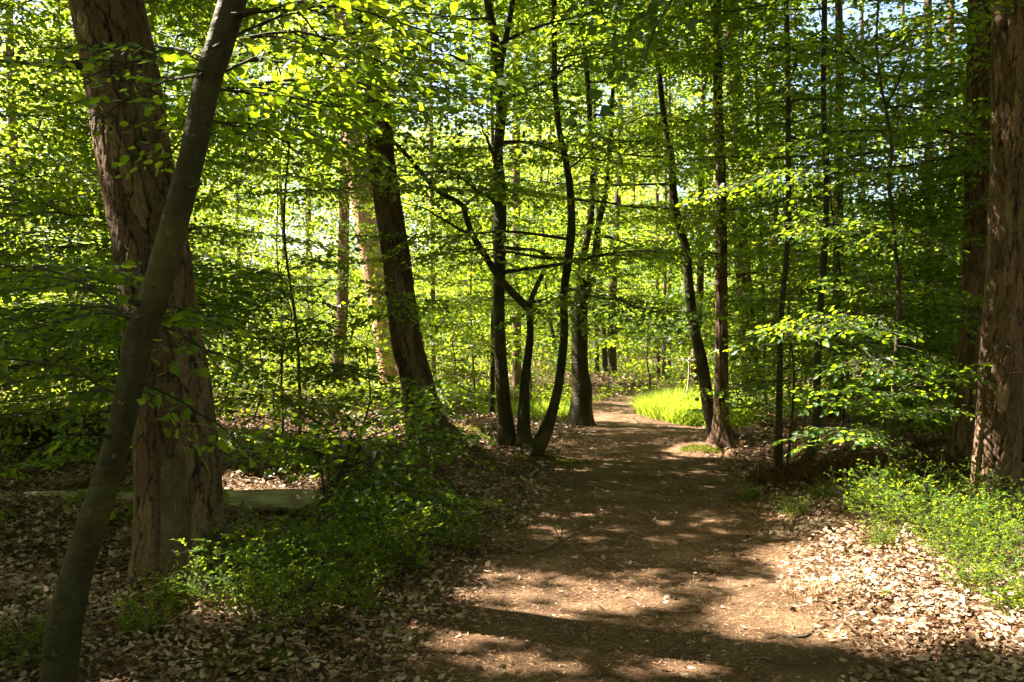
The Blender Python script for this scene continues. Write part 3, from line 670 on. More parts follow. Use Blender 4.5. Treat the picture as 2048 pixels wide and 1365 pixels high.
# J slender beech, K black curved, thin sapling
gJ = ground_hit(1557, 958)[1]
stJ = img_stem([(1557, 958, 19), (1557, 900, 17), (1558, 830, 14), (1560, 720, 12), (1564, 610, 11), (1574, 500, 11), (1577, 396, 12), (1576, 198, 10), (1574, 60, 10), (1570, -60, 9)], gJ, 9)
make_tree('slender_beech', 'slender upright green-grey beech stem rising from the litter on the verge', [stJ], None, 'bark_beech', dict(z0=2.8, z1=9, n=22, reach=2.1, leaf0=.058, fl=(.5, 1.0)), seg=16, step=.08, flare=.25)
gK = ground_hit(1600, 946)[1]
stK = img_stem([(1600, 944, 24), (1612, 920, 21), (1625, 895, 19), (1633, 830, 17), (1635, 720, 15), (1641, 610, 13), (1649, 500, 13), (1652, 440, 12), (1652, 308, 11), (1647, 198, 11), (1649, 0, 11)], gK, 10)
make_tree('blackened_beech', 'nearly black beech stem curving up from its foot', [stK], None, 'bark_dark', [dict(z0=2.8, z1=10, n=26, reach=2.3, leaf0=.06, fl=(.5, 1.1)), dict(z0=5, z1=10, n=22, reach=3.2, leaf0=.085, fl=(.9, 1.6), seed=3)], seg=16, step=.08, flare=.3)  # the second, higher crown layer is added for its shade
stK2 = img_stem([(1572, 953, 6), (1580, 880, 5), (1586, 808, 5), (1588, 742, 4), (1581, 676, 3), (1575, 600, 2)], gK - .2)
make_tree('thin_sapling', 'wiry black sapling between the slender beech and the curved black stem', [stK2], None, 'bark_dark', dict(z0=1.0, z1=1.9, n=5, reach=.5, leaf0=.055, fl=(.35, .6)), seg=7, step=.1, flare=.1)
stL = img_stem([(1669, 862, 26), (1671, 764, 24), (1674, 640, 22), (1677, 500, 20), (1677, 440, 19), (1678, 300, 18), (1679, 132, 16), (1677, 0, 14)], 14.8, 14)
make_tree('brown_pine', 'slim brown pine rising straight behind the curved black stem', [stL], (.045, .15, .010), 'bark_pine', pine=(9.5, 14, 12, 12), seg=36, step=.07, flare=.3, cat='pine tree')
# M sapling in the bilberries
gM = ground_hit(1790, 1015)[1]
stM = img_stem([(1791, 1012, 13), (1785, 940, 12), (1781, 895, 12), (1783, 850, 11), (1790, 742, 10), (1797, 640, 10), (1797, 566, 10), (1791, 500, 8), (1783, 417, 8), (1777, 352, 8), (1784, 299, 7), (1770, 211, 6), (1759, 154, 5), (1753, 88, 5), (1757, 0, 4), (1760, -80, 3)], gM)
sMb = Ep([(1771, 215), (1790, 180), (1806, 140), (1822, 100), (1835, 50)], gM, .012, .005)
def exM(lv, W):
    D = gM
    for i, (a, b, y0, y1, n, L) in enumerate((((1783, 870), (1625, 890), D, D - .8, 2, .45), ((1783, 850), (1880, 830), D, D - .9, 2, .45), ((1785, 820), (1700, 800), D, D - .8, 2, .5), ((1787, 790), (1850, 770), D, D - .3, 2, .5),
                     ((1790, 720), (1690, 745), D, D - .5, 2, .45), ((1793, 690), (1880, 720), D, D - .2, 2, .45), ((1797, 640), (1545, 690), D, D - .9, 2, .55), ((1797, 560), (1900, 600), D, D + .5, 2, .5),
                     ((1791, 500), (1600, 450), D, D - .7, 2, .5), ((1786, 470), (1880, 495), D, D - .7, 2, .455), ((1780, 350), (1440, 385), D, D - .2, 2, .5), ((1776, 260), (1560, 300), D, D + .3, 2, .5),
                     ((1770, 210), (1900, 250), D, D + .3, 2, .5), ((1759, 150), (1600, 90), D, D + .2, 2, .5), ((1760, 120), (1890, 60), D, D - .3, 2, .55), ((1788, 760), (1700, 690), D, D + .6, 2, .5), ((1793, 600), (1690, 560), D, D + .6, 2, .5))):
        frond_px(lv, a, b, y0, y1, .053, n, W=W, L=L, seed=30 + i, r0=.007)
make_tree('young_beech', 'young beech with tiers of bright flat leaf sprays growing out of the sunny bilberries', [stM, sMb], None, 'bark_beech', extra=exM, seg=14, step=.06, flare=.15, leafkind=8, low=True)
for p_ in ((1700, 880, gM - .7), (1860, 840, gM - .6), (1700, 460, gM - .5), (1860, 490, gM - .5), (1540, 385, gM - .1), (1620, 380, gM), (1560, 690, gM - .8), (1780, 720, gM), (1650, 300, gM)): shaft(P(*p_), .42)
# N, O, P
stN = img_stem([(1866, 800, 22), (1862, 740, 20), (1860, 640, 20), (1859, 500, 18), (1858, 300, 17), (1857, 120, 16), (1856, 0, 15)], 16.5, 12)
make_tree('mossy_pine', 'narrow dark pine with a second thin stem crossing it, deep in the shade', [stN], (.045, .15, .010), 'bark_pine', pine=(9, 12, 10, 15), seg=30, step=.08, flare=.3, cat='pine tree')
stN2 = img_stem([(1833, 760, 15), (1840, 746, 14), (1858, 676, 13), (1880, 527, 12), (1893, 439, 11), (1909, 352, 11), (1924, 264, 10), (1936, 160, 8), (1942, 60, 7)], 14, 8)
make_tree('tilted_beech', 'thin beech stem tilting toward the broad dark pine', [stN2], None, 'bark_dark', dict(z0=2.2, z1=8, n=26, reach=2.0, leaf0=.062, fl=(.5, 1.0)), seg=12, step=.1, flare=.2)
stO = img_stem([(1926, 985, 56), (1928, 895, 50), (1934, 800, 49), (1940, 720, 48), (1947, 600, 48), (1953, 500, 49), (1959, 264, 52), (1961, 120, 50), (1962, 0, 49)], 9.9, 14)
def exO(lv, W):
    W.add([[*P(1945, 268, 9.9), .028], [*P(1915, 270, 9.7), .02], [*P(1890, 262, 9.6), .014], [*P(1868, 262, 9.5), .008]], seg=7, step=.05, cap=False)
    W.add([[*P(1945, 60, 9.9), .03], [*P(1925, 40, 9.8), .024], [*P(1915, 42, 9.7), .02]], seg=7, step=.05)
make_tree('broad_dark_pine', 'broad dark pine with broken branch stubs standing behind the reddish pine', [stO], (.05, .15, .014), 'bark_pine', pine=(10, 14, 14, 16), seg=80, step=.04, flare=.3, lump=.04, extra=exO, cat='pine tree')
gP = ground_hit(1992, 1020)[1]
stP = img_stem([(1986, 1035, 96), (1990, 980, 88), (1992, 930, 86), (1998, 850, 84), (2004, 720, 82), (2010, 600, 76), (2014, 500, 72), (2020, 264, 70), (2022, 120, 72), (2024, 0, 72)], gP, 14)
def exP(lv, W):
    r = random.Random(5)
    for (a, b, c) in (((2010, 690), (2030, 700), (2070, 712)), ((2015, 750), (2040, 745), (2075, 760)), ((2000, 690), (1985, 705), (1962, 745)), ((2012, 720), (2028, 690), (2040, 670)), ((1995, 400), (1975, 404), (1935, 412))):
        W.add([[*P(*a, gP - .15), .007], [*P(*b, gP - .30), .005], [*P(*c, gP - .42), .0025]], seg=5, step=.04, cap=False)
        W.add([[*P(*b, gP - .30), .004], [*P(b[0] + r.uniform(-18, 18), b[1] + r.uniform(15, 40), gP - .4), .002]], seg=4, step=.04, cap=False)
make_tree('reddish_pine', 'stout reddish pine dappled with sun, with bare dead twigs, nearest the frame edge', [stP], (.050, .15, .013), 'bark_pine', pine=(10, 14, 14, 18), seg=130, step=.028, flare=.22, lump=.04, extra=exP, cat='pine tree')
for p_ in ((1995, 950, gP - .2), (2000, 760, gP - .2), (2005, 640, gP - .2), (2015, 560, gP - .2), (2015, 330, gP - .2), (2020, 200, gP - .2)): shaft(P(*p_), .38)
# ---------------------------------------------------------------- trees of the middle distance: (pixels), depth, kind
MID = [
 ('distant_pine', 'brown trunk in the sunny clearing left of the orange-barked pine', [(672, 818, 24), (675, 740, 24), (684, 615, 24), (688, 450, 22), (690, 250, 20), (690, 0, 18)], 22, 'pine'),
 ('distant_pine', 'grey-pink trunk seen between the stems of the splayed clump', [(1034, 762, 19), (1033, 620, 18), (1032, 400, 17), (1033, 200, 15), (1033, 0, 14)], 21, 'pine'),
 ('distant_pine', 'thin faint trunk seen between the dark leaning pine and the splayed clump', [(868, 780, 10), (866, 600, 9), (864, 400, 9), (860, 100, 8)], 24, 'pine'),
 ('distant_beech', 'stout trunk on the shaded bank where the path disappears', [(1226, 783, 20), (1225, 740, 18), (1224, 690, 18), (1226, 560, 16), (1235, 400, 14), (1240, 250, 12)], 25, 'beech'),
 ('distant_beech', 'trunk close beside the stout one on the shaded bank', [(1211, 782, 13), (1211, 740, 12), (1208, 690, 12), (1200, 520, 10), (1190, 300, 9)], 26, 'beech'),
 ('distant_beech', 'narrow trunk just beyond the bulging beech', [(1195, 775, 9), (1194, 730, 9), (1192, 640, 8), (1185, 400, 7)], 27, 'beech'),
 ('distant_pine', 'short pinkish trunk over the far end of the path', [(1269, 770, 9), (1269, 730, 8), (1268, 600, 8), (1266, 300, 7)], 33, 'pine'),
 ('distant_sapling', 'wavy thin sapling rising out of the sunlit grass', [(1300, 795, 5), (1300, 775, 4), (1299, 750, 4), (1294, 725, 3), (1295, 690, 3), (1297, 640, 2)], 19, 'sap'),
 ('distant_pine', 'pale trunk just beyond the wavy sapling in the grass', [(1315, 782, 10), (1316, 700, 9), (1315, 560, 8), (1313, 300, 7)], 27, 'pine'),
 ('distant_pine', 'white-edged sunlit trunk standing past the grass clump', [(1327, 796, 11), (1328, 760, 9), (1329, 720, 8), (1330, 560, 7), (1332, 300, 6)], 25, 'pine'),
 ('distant_pine', 'dark trunk touching the white-edged one past the grass clump', [(1338, 790, 9), (1338, 740, 8), (1339, 650, 8), (1340, 400, 7)], 26, 'pine'),
 ('distant_pine', 'rugged pine with a lit edge behind the slanting beech stem', [(1391, 828, 22), (1390, 760, 17), (1391, 690, 16), (1398, 620, 14), (1402, 500, 14), (1404, 250, 12)], 17.5, 'pine'),
 ('distant_sapling', 'small crooked white stem at the foot of the rugged pine', [(1369, 830, 6), (1370, 810, 5), (1375, 780, 4), (1378, 750, 4), (1379, 715, 3)], 16.5, 'sap'),
 ('distant_pine', 'pinkish pine trunk seen past the slender verge beech', [(1549, 800, 20), (1549, 640, 18), (1548, 480, 17), (1546, 250, 15), (1540, 0, 13)], 22, 'pine'),
 ('distant_pine', 'thin pink trunk against the bright sky gap', [(1812, 780, 10), (1810, 600, 9), (1808, 350, 8), (1806, 130, 7), (1806, 0, 6)], 30, 'pine'),
 ('distant_pine', 'far trunk between the brown pine and the young beech', [(1728, 790, 13), (1727, 600, 12), (1726, 300, 10)], 25, 'pine'),
 ('distant_pine', 'trunk in deep shade directly beside the broad dark pine', [(1897, 800, 20), (1898, 640, 18), (1900, 420, 16), (1900, 100, 14)], 18, 'pine'),
 ('distant_pine', 'dim trunk at the frame edge beyond the leaning beech', [(40, 830, 22), (38, 640, 20), (30, 400, 18), (20, 100, 16)], 22, 'pine'),
 ('distant_beech', 'dim thin stem between the two crossing trunks and the frame edge', [(150, 820, 10), (148, 700, 9), (140, 500, 8), (130, 200, 7)], 19, 'beech'),
 ('distant_beech', 'beech stem in the bright clearing beside the scarred pine', [(472, 812, 10), (474, 700, 9), (478, 540, 8), (470, 300, 7), (455, 100, 6)], 21, 'beech'),
 ('distant_beech', 'spindly beech in the middle of the bright clearing', [(560, 800, 8), (562, 700, 7), (570, 560, 7), (560, 350, 6), (552, 120, 5)], 25, 'beech'),
 ('distant_pine', 'far pine trunk in the clearing near the brown one', [(622, 790, 14), (620, 640, 13), (616, 400, 12), (612, 100, 10)], 30, 'pine'),
 ('distant_beech', 'faint beech stem between the splayed clump and the bulging beech', [(1138, 790, 8), (1100, 640, 7), (1085, 480, 7), (1080, 250, 6)], 23, 'beech'),
 ('distant_beech', 'beech stem over the dark hollow right of the shaded pine', [(1530, 820, 9), (1528, 640, 8), (1520, 400, 7), (1512, 120, 6)], 16, 'beech'),
]
for i, (nm, lab, pts, Y, kind) in enumerate(MID):
    top = {'pine': 14, 'beech': 11, 'sap': None}[kind]
    st = img_stem(pts, Y, top)
    if kind == 'pine': make_tree(nm, lab, [st], (.06, .2, .012), 'bark_pine', pine=(8, 14, 8, 40 + i, 2.4), seg=20, step=.15, flare=.3, group='trees of the middle distance')
    elif kind == 'beech': make_tree(nm, lab, [st], None, 'bark_beech', dict(z0=1.2, z1=11, n=46, reach=3.0, leaf0=.10, fl=(.9, 1.3), seed=i), seg=10, step=.25, leafkind=4, leafmat='leaf', group='trees of the middle distance', twigs=False)
    else: make_tree(nm, lab, [st], None, 'bark_dead' if 'white' in lab else 'bark_beech', dict(z0=.9, z1=2.6, n=10, reach=.7, leaf0=.08, fl=(.35, .6), seed=i), seg=7, step=.1, flare=.1, leafkind=4, group='trees of the middle distance')
# ---------------------------------------------------------------- leafy understorey trees without a stout trunk of their own in view
def slim(x, y, h, r=.03, lx=0, ly=0, seed=0):
    rr = random.Random(seed); z = float(gh(x, y)); out = [[x, y, z - .25, r]]
    for k in range(7):
        t = k / 6; out.append([x + lx * t * t + rr.uniform(-.13, .13) * (k > 0), y + ly * t * t + rr.uniform(-.1, .1) * (k > 0), z + h * t, r * (1 - .85 * t)])
    return out
UND = [
 (-6.0, 14.6, 8.0, .05, .8, 56, 2.2, .065, 'leafy beech rising between the clearing and the frame edge'),
 (-4.2, 17.2, 8.5, .05, 3.0, 44, 2.4, .075, 'high-crowned beech above the bright clearing'),
 # x, y, h, radius, z0, n, reach, leaf, label
 (-4.6, 8.3, 6.5, .05, .9, 60, 1.9, .058, 'dim leafy beech filling the shade outside the two crossing trunks'),
 (-3.7, 10.0, 6.0, .04, .9, 46, 1.6, .058, 'leafy beech seen through the gap between pine and leaning beech'),
 (-6.8, 11.5, 8.0, .06, .8, 66, 2.4, .065, 'leafy beech spreading over the forest floor at the frame edge'),
 (-4.7, 13.2, 8.0, .05, 1.4, 50, 1.9, .065, 'leafy beech whose boughs hang over the bright clearing'),
 (-2.3, 10.3, 7.2, .045, 3.1, 32, 1.9, .06, 'leafy beech hanging in front of the upper dark leaning pine'),
 (-.2, 15.5, 6.0, .05, 1.2, 44, 2.4, .07, 'leafy beech behind the splayed beech clump'),
 (-.7, 18.4, 9.0, .05, 1.0, 60, 2.6, .075, 'sun-splashed beech between the orange-barked pine and the splayed clump'),
 (.4, 18.8, 9.0, .05, 1.6, 50, 2.0, .075, 'leafy beech behind the bulging beech'),
 (4.9, 16.8, 8.0, .05, 1.0, 60, 2.0, .07, 'leafy beech behind the two path-side trunks'),
 (4.3, 12.4, 7.0, .05, .9, 56, 2.0, .062, 'leafy beech in the shade behind the slender verge beech'),
 (5.6, 13.4, 5.2, .05, .6, 44, 2.3, .065, 'dark leafy beech behind the young beech with bright tiers'),
 (7.4, 12.8, 5.0, .05, .7, 40, 2.4, .065, 'leafy beech between the narrow pine and the broad dark pine'),
 (4.9, 10.0, 4.6, .03, .5, 36, 1.4, .06, 'low dark beech bush behind the young beech'),
 (5.3, 17.5, 5.5, .05, 1.0, 40, 2.6, .075, 'leafy beech far back behind the brown pine'),
 (8.6, 17.8, 6.0, .05, 1.0, 66, 2.8, .075, 'leafy beech far back by the frame edge on the shady side'),
 (-6.5, 17.5, 9.0, .05, .8, 66, 2.8, .075, 'bright leafy beech at the back of the clearing'),
 (-9.5, 16.0, 9.0, .06, .8, 66, 2.8, .075, 'leafy beech at the back outside the leaning beech'),
]
for i, (x, y, h, r, z0, n, R, lf, lab) in enumerate(UND):
    st = slim(x, y, h, r * .4, (i % 5 - 2) * .4, 0, seed=i)
    make_tree('understorey_beech', lab, [st], None, 'bark_dark', dict(z0=z0, z1=h, n=int(n * (1.25 if x > 2 else 1)), reach=R, leaf0=lf, fl=(.6, 1.15), seed=60 + i), seg=9, step=.2, flare=.15, leafkind=6 if y < 11 else 4, twigs=y < 14, group='leafy beeches of the understorey')
# the sapling left of the path and its neighbours
def exS1(lv, W):
    g = ground_hit(655, 1012)[1]
    for i, (a, b, y0, y1, n, L) in enumerate((((690, 930), (800, 850), g, g - .5, 3, .5), ((680, 940), (950, 880), g, g + .6, 3, .5), ((685, 930), (520, 880), g, g - .4, 3, .5), ((690, 920), (500, 915), g, g - .3, 3, .5),
                        ((690, 900), (620, 830), g, g + .3, 3, .5), ((670, 950), (860, 990), g, g - .3, 3, .5), ((665, 975), (930, 1030), g, g - .7, 3, .5), ((660, 985), (760, 1090), g, g - 1.2, 2, .5), ((700, 890), (800, 800), g, g + .5, 3, .45), ((690, 900), (560, 800), g, g, 2, .45))):
        frond_px(lv, a, b, y0, y1, .062, n, W=W, L=L, seed=70 + i, r0=.007)
g1 = ground_hit(655, 1012)[1]
make_tree('beech_sapling', 'low beech sapling with dark forked stem at the sunny end of the fallen log', [img_stem([(655, 1012, 11), (668, 975, 10), (682, 945, 9), (692, 915, 7), (700, 880, 5), (712, 830, 3)], g1), Ep([(656, 1005), (648, 980), (644, 950), (636, 915), (625, 870)], g1, .012, .004)], None, 'bark_dark', seg=9, step=.05, flare=.15, extra=exS1, leafkind=8, group='young saplings')
for p_ in ((690, 890, g1 - .2), (600, 880, g1 - .3), (860, 1010, g1 - .5), (760, 850, g1)): shaft(P(*p_), .4, 1.0)
SAP = [(-2.2, 8.9, 2.2, .013, .4, 22, 1.1, 'leafy sapling standing just beyond the lit end of the fallen log'), (-5.4, 12.4, 3.4, .015, .3, 30, 1.5, 'wide sapling in shade halfway between log and clearing'),
       (-1.5, 9.3, 1.9, .012, .25, 16, .9, 'low sapling right behind the bilberries beside the fallen log'), (-3.4, 8.9, 2.6, .014, .3, 22, 1.1, 'bushy sapling close behind the scarred pine'), (-4.9, 10.2, 3.2, .015, .3, 26, 1.3, 'bushy sapling in the shade between log and clearing'), (-3.9, 14.3, 3.2, .015, .3, 26, 1.3, 'bushy sapling at the near edge of the bright clearing'), (-6.9, 9.6, 3.4, .015, .3, 26, 1.3, 'broad sapling at the shaded frame edge beyond the log'), (-.9, 13.6, 2.4, .012, .3, 18, 1.0, 'sapling between the dark leaning pine and the splayed clump'),
       (-2.9, 6.9, 2.6, .012, .45, 14, .9, 'wispy sapling growing just past the foot of the scarred pine'), (-4.3, 6.3, 2.8, .014, .3, 18, 1.0, 'dim sapling low down behind the leaning beech'),
       (-1.2, 11.6, 2.3, .012, .4, 14, .8, 'sapling in front of the foot of the dark leaning pine'), (-3.9, 11.0, 3.0, .015, .5, 20, 1.0, 'sapling with pale leaves in the clearing beyond the log'),
       (-3.1, 12.6, 2.6, .015, .5, 18, .8, 'tall thin sapling between the log and the orange-barked pine'), (-5.6, 7.6, 3.0, .014, .4, 20, 1.2, 'sapling with drooping sprays at the shaded frame edge'),
       (3.4, 14.6, 2.5, .012, .3, 18, .9, 'sapling behind the foot of the straight pine'), (5.9, 8.6, 2.0, .012, .3, 14, .9, 'low sapling between young beech and reddish pine'),
       (3.9, 11.6, 2.2, .012, .3, 14, .9, 'sapling behind the curved black stem'), (6.6, 10.8, 3.0, .014, .3, 22, 1.2, 'shaded sapling behind the broad dark pine'), (4.9, 12.0, 2.4, .012, .3, 18, 1.0, 'small sapling in the dark hollow beside the brown pine')]
for i, (x, y, h, r, z0, n, R, lab) in enumerate(SAP):
    make_tree('beech_sapling', lab, [slim(x, y, h, r, .15, 0, 90 + i)], None, 'bark_dark', dict(z0=z0, z1=h, n=n, reach=R, leaf0=.058, fl=(.35, .6), seed=130 + i), seg=7, step=.1, flare=.1, leafkind=8 if y < 8 else 6, group='young saplings')
# ---------------------------------------------------------------- off-frame tall beeches added to shade the path and block sky light
TALL = [(-7.0, 5.2, 'tall beech whose crown shades the lower path'), (-10.5, 8.5, 'tall beech whose crown shades the verge by the scarred pine'), (-10.5, 3.0, 'tall beech beyond the frame edge near the viewer'), (-5.0, 1.5, 'tall beech standing behind the leaning beech at the viewer side'),
        (-12.0, 12.5, 'tall beech beyond the shaded frame edge'), (-3.2, -1.5, 'tall beech beside the viewer with boughs over the path'), (-14.5, 6.0, 'tall beech far out beyond the frame edge'), (3.6, 3.0, 'tall beech on the sunny verge beside the viewer, one low bough hanging over the path'), (-8.4, 12.9, 'tall beech outside the frame edge level with the fallen log'), (.8, -4.2, 'tall beech behind the viewer beside the path'), (-8.0, -3.0, 'tall beech far behind the leaning beech on the viewer side'), (-9.8, 17.5, 'tall beech at the rear of the shaded side beyond the frame edge'), (5.8, 6.6, 'tall beech outside the frame edge level with the sunny bilberries'), (8.6, 1.2, 'tall beech beyond the sunny verge'), (9.0, 9.0, 'tall beech beyond the reddish pine'), (4.6, -2.2, 'tall beech behind the viewer on the sunny verge'), (1.6, 10.6, None)]
for i, (x, y, lab) in enumerate(TALL):
    if lab is None: continue
    def exT(lv, W, i=i):
        if i == 7:
            for j, (a, b, y0, y1, L) in enumerate((((1500, -230), (1280, 150), 3.7, 3.4, .5), ((1520, -200), (1370, 20), 3.8, 3.7, .5), ((1250, -230), (1225, 20), 3.8, 3.5, .42))):
                frond_px(lv, a, b, y0, y1, .056, 1, W=W, L=L, seed=200 + j, r0=.006)
            W.add([[3.5, 3.0, 3.4, .05], [2.6, 3.3, 3.5, .035], [1.6, 3.6, 3.2, .02], [1.0, 3.7, 3.1, .008]], seg=6, step=.3, cap=False)
    st = slim(x, y, 14.5, .16 if x < 0 else .11, seed=300 + i)
    make_tree('shade_beech', lab, [st], None, 'bark_beech', dict(z0=6.2, z1=14, n=64, reach=4.4, leaf0=.088, fl=(1.1, 1.9), seed=300 + i, dens=.9, shape=.7), seg=16, step=.2, leafkind=4, leafmat='leaf_dark', low=False, twigs=False, extra=exT, group='off-frame beeches added to shade the path')
# ================================================================ far wood: one mass of foliage
def far_wood():
    r = np.random.default_rng(77); lv = Leaves(4); V = []
    gaps = [(900, 120, 260), (1760, 190, 400), (40, 90, 70), (1010, 60, 300), (350, 50, 150), (1560, 60, 200), (1250, 50, 200), (1312, 50, 230)]   # bearings where the wood is lower
    n = 0
    bear = 0
    for _ in range(25000):
        y = 24 + 44 * r.random() ** .8; px = r.uniform(-150, 2200); x = (px - 1024) / FPX * y
        if path_dist(np.array(x), np.array(y)) < 1.0 and y < 34: continue
        top = 1.6 + (650 + 90) / FPX * y
        for (g, w, t) in gaps:
            d = abs(px - g) / w
            if d < 1: top = min(top, 1.6 + (650 - t) / FPX * y * 1.0 + 5 * max(0, d - .6))
        z = .2 + (top - .2) * r.random() ** (1.25 if y > 34 else 1.9)
        if fbm(px / 75., z / y * FPX / 75., 88) + .10 * r.random() < .47: continue
        a = r.random() * 6.283; L = 1.3 if y < 45 else 1.8
        lv.frond((x, y, z + float(gh(x, y))), (math.cos(a), math.sin(a), r.normal(-.1, .5)), L, .13 if y < 36 else .19, roll=r.normal(0, .9), twig=False, rng=r, dens=.95); n += 1
    lv.finish(nokeep=True); front = lv.L; lv = Leaves(4)
    for _ in range(5200):      # unseen coarse foliage added beside and behind the viewer to block sky light
        a = r.uniform(math.radians(128), math.radians(412)); d = 13 + 14 * r.random(); x = math.cos(a) * d; y = math.sin(a) * d - 1
        if abs(x) < .62 * y + 3: continue
        q = r.random() * 6.283; lv.frond((x, y, .3 + (14 if x > -6 else 8) * r.random() ** 1.2), (math.cos(q), math.sin(q), r.normal(-.1, .5)), 2.5, .33, roll=r.normal(0, .9), twig=False, rng=r)
    lv.finish(low=True); lv.L = np.concatenate([front, lv.L]); STATS['far_wood'] = len(lv.L)
    tag(leaf_mesh('far_woodland', lv.L, 4, [M['leaf_far']]), 'hazy bright green foliage of the far wood, plus unseen foliage added round the viewer', 'woodland', kind='stuff')
far_wood()
# ================================================================ ground plants
def bilberry(name, seed, R=.34, H=.40, nl=1900, sz=.024):
    r = np.random.default_rng(seed); root = thing(name, None, None)
    segs = []; base = []; fw = []
    for k in range(40):
        a = r.random() * 6.283; rr = R * .45 * math.sqrt(r.random()); q = np.array([math.cos(a) * rr, math.sin(a) * rr, -.03]); d = np.array([math.cos(a) * .45 * r.random() * 1.6, math.sin(a) * .45 * r.random() * 1.6, 1.]); d /= np.linalg.norm(d)
        h = H * (.35 + .8 * r.random()); m = 6
        for j in range(m):
            q2 = q + d * h / m + r.normal(0, .008, 3); segs.append((*q, .0018, *q2, .0013)); q = q2; d = d + r.normal(0, .16, 3); d /= np.linalg.norm(d)
            if j >= 2:
                for _ in range(2):
                    e = r.normal(0, 1, 3); e[2] = abs(e[2]) * .3 + .1; e /= np.linalg.norm(e); tl = .05 + .08 * r.random(); p1 = q + e * tl
                    segs.append((*q, .0011, *p1, .0007)); cnt = int(nl / (46 * 8)) + 1
                    for u in range(cnt):
                        base.append(q + e * tl * (.3 + .7 * (u + 1) / cnt)); w = e * [1, 1, .5] + r.normal(0, .6, 3) * [1, 1, .4]; fw.append(w / np.linalg.norm(w))
    base = np.array(base); n = len(base)
    L = place_leaves(base, np.array(fw), np.array([0, 0, 1.]) + r.normal(0, .45, (n, 3)), sz * (.6 + .6 * r.random(n)), 6)
    leaf_mesh('foliage', L, 6, [M['bilberry']], root)
    W = Wood(); W.twigs(np.array(segs).reshape(-1, 2, 4)); W.build('stem', M['bark_dark'], root)
    return root
def copy_tree(o, parent=None):
    c = o.copy(); COL.objects.link(c)
    if parent is not None: c.parent = parent
    for ch in list(o.children): copy_tree(ch, c)
    return c
BP = [bilberry('bilberry_bush', 500 + i, R=(.34, .28, .4)[i], H=(.40, .34, .44)[i]) for i in range(3)]
used = [False] * 3; rb = random.Random(9)
def put_bush(px, py, s, label, group):
    g = ground_hit(px, py); i = rb.randrange(3)
    o = BP[i] if not used[i] else copy_tree(BP[i]); used[i] = True
    o.location = (g[0], g[1], g[2] - .01); o.rotation_euler = (0, 0, rb.random() * 6.28); o.scale = (s, s, s * rb.uniform(.75, 1.25))
    tag(o, label, 'bush', group)
LEFTB = [(430, 1120), (480, 1170), (540, 1150), (600, 1200), (640, 1130), (700, 1180), (720, 1100), (760, 1050), (780, 1150), (830, 1110), (860, 1060), (900, 1100), (450, 1210), (700, 1240), (560, 1260), (800, 1020)]
for px, py in LEFTB: put_bush(px, py, rb.uniform(.6, 1.15), 'shaded low bilberry bush in the patch between the scarred pine and the path', 'bilberry bushes beside the scarred pine')
RIGHTB = [(1740, 1040), (1790, 1060), (1840, 1040), (1850, 1090), (1900, 1070), (1910, 1120), (1960, 1090), (1980, 1140), (2030, 1110), (1770, 1100), (1950, 1180), (2020, 1060), (2060, 1230), (1870, 1020), (1950, 1040), (1740, 1010)]
for px, py in RIGHTB: put_bush(px, py, rb.uniform(.5, 1.05), 'sunny yellow-green bilberry bush in the patch around the young beech', 'bilberry bushes around the young beech')
for px, py, s, lab in ((290, 1270, .55, 'small dim bilberry tuft between the two crossing trunks and the frame bottom'), (350, 1210, .6, 'small dim bilberry tuft at the foot of the scarred pine'), (30, 1330, .8, 'dim bilberry tuft at the base of the leaning beech'), (1590, 1040, .45, 'tiny green tuft alone in the verge litter beyond the sunny patch'), (1500, 1000, .4, 'tiny dim tuft near the slender verge beech'), (1640, 1000, .6, 'low dim tuft between black stem and young beech')):
    put_bush(px, py, s, lab, None)
# grass and low green plants
def blades(name, label, cx, cy, rx, ry, n, h, seed, mat='grass', wid=.012, cat='grass', lean=.35):
    r = np.random.default_rng(seed); a = r.random(n) * 6.283; q = np.sqrt(r.random(n)); x = cx + rx * q * np.cos(a); y = cy + ry * q * np.sin(a)
    if mat == 'grass': k = path_dist(x, y) > -.08; x, y, q = x[k], y[k], q[k]; n = len(x)
    hh = h * (.5 + .6 * r.random(n)) * (1.1 - .45 * q ** 2); d = r.normal(0, lean, (n, 2)); z = gh(x, y); w = wid * (.6 + .8 * r.random(n))
    ang = r.random(n) * 3.14; sx = np.cos(ang) * w / 2; sy = np.sin(ang) * w / 2; V = np.zeros((n, 6, 3))
    for i, (t, ww) in enumerate(((0, 1), (.55, .8), (1, .08))):
        bx = x + d[:, 0] * hh * t ** 1.7; by = y + d[:, 1] * hh * t ** 1.7; bz = z - .01 + hh * (t - .25 * t * t * np.minimum(1, np.hypot(d[:, 0], d[:, 1]) * 1.5))
        V[:, 2 * i] = np.stack([bx - sx * ww, by - sy * ww, bz], -1); V[:, 2 * i + 1] = np.stack([bx + sx * ww, by + sy * ww, bz], -1)
    b = (np.arange(n) * 6)[:, None]; F = np.concatenate([b + np.array([[0, 1, 3, 2]]), b + np.array([[2, 3, 5, 4]])])
    return tag(build(name, V.reshape(-1, 3), [F], [M[mat]]), label, cat, kind='stuff')
gg = ground_hit(1335, 848)
blades('tall_grass', 'tall bright sunlit grass spilling over the bend of the path', 3.15, 16.6, .95, 1.7, 12000, .56, 1, wid=.011, lean=.55)
blades('tall_grass', 'bright green grass at the foot of the bulging beech', *ground_hit(1100, 828)[:2], 1.3, 1.3, 3000, .30, 2)
blades('tall_grass', 'sunlit grass and herbs in the clearing by the orange-lit pine', *ground_hit(900, 806)[:2], 1.6, 1.6, 2500, .25, 3)
blades('tall_grass', 'grass fringe on the shaded bank at the path bend', *ground_hit(1200, 812)[:2], .9, 2.0, 1500, .16, 4)
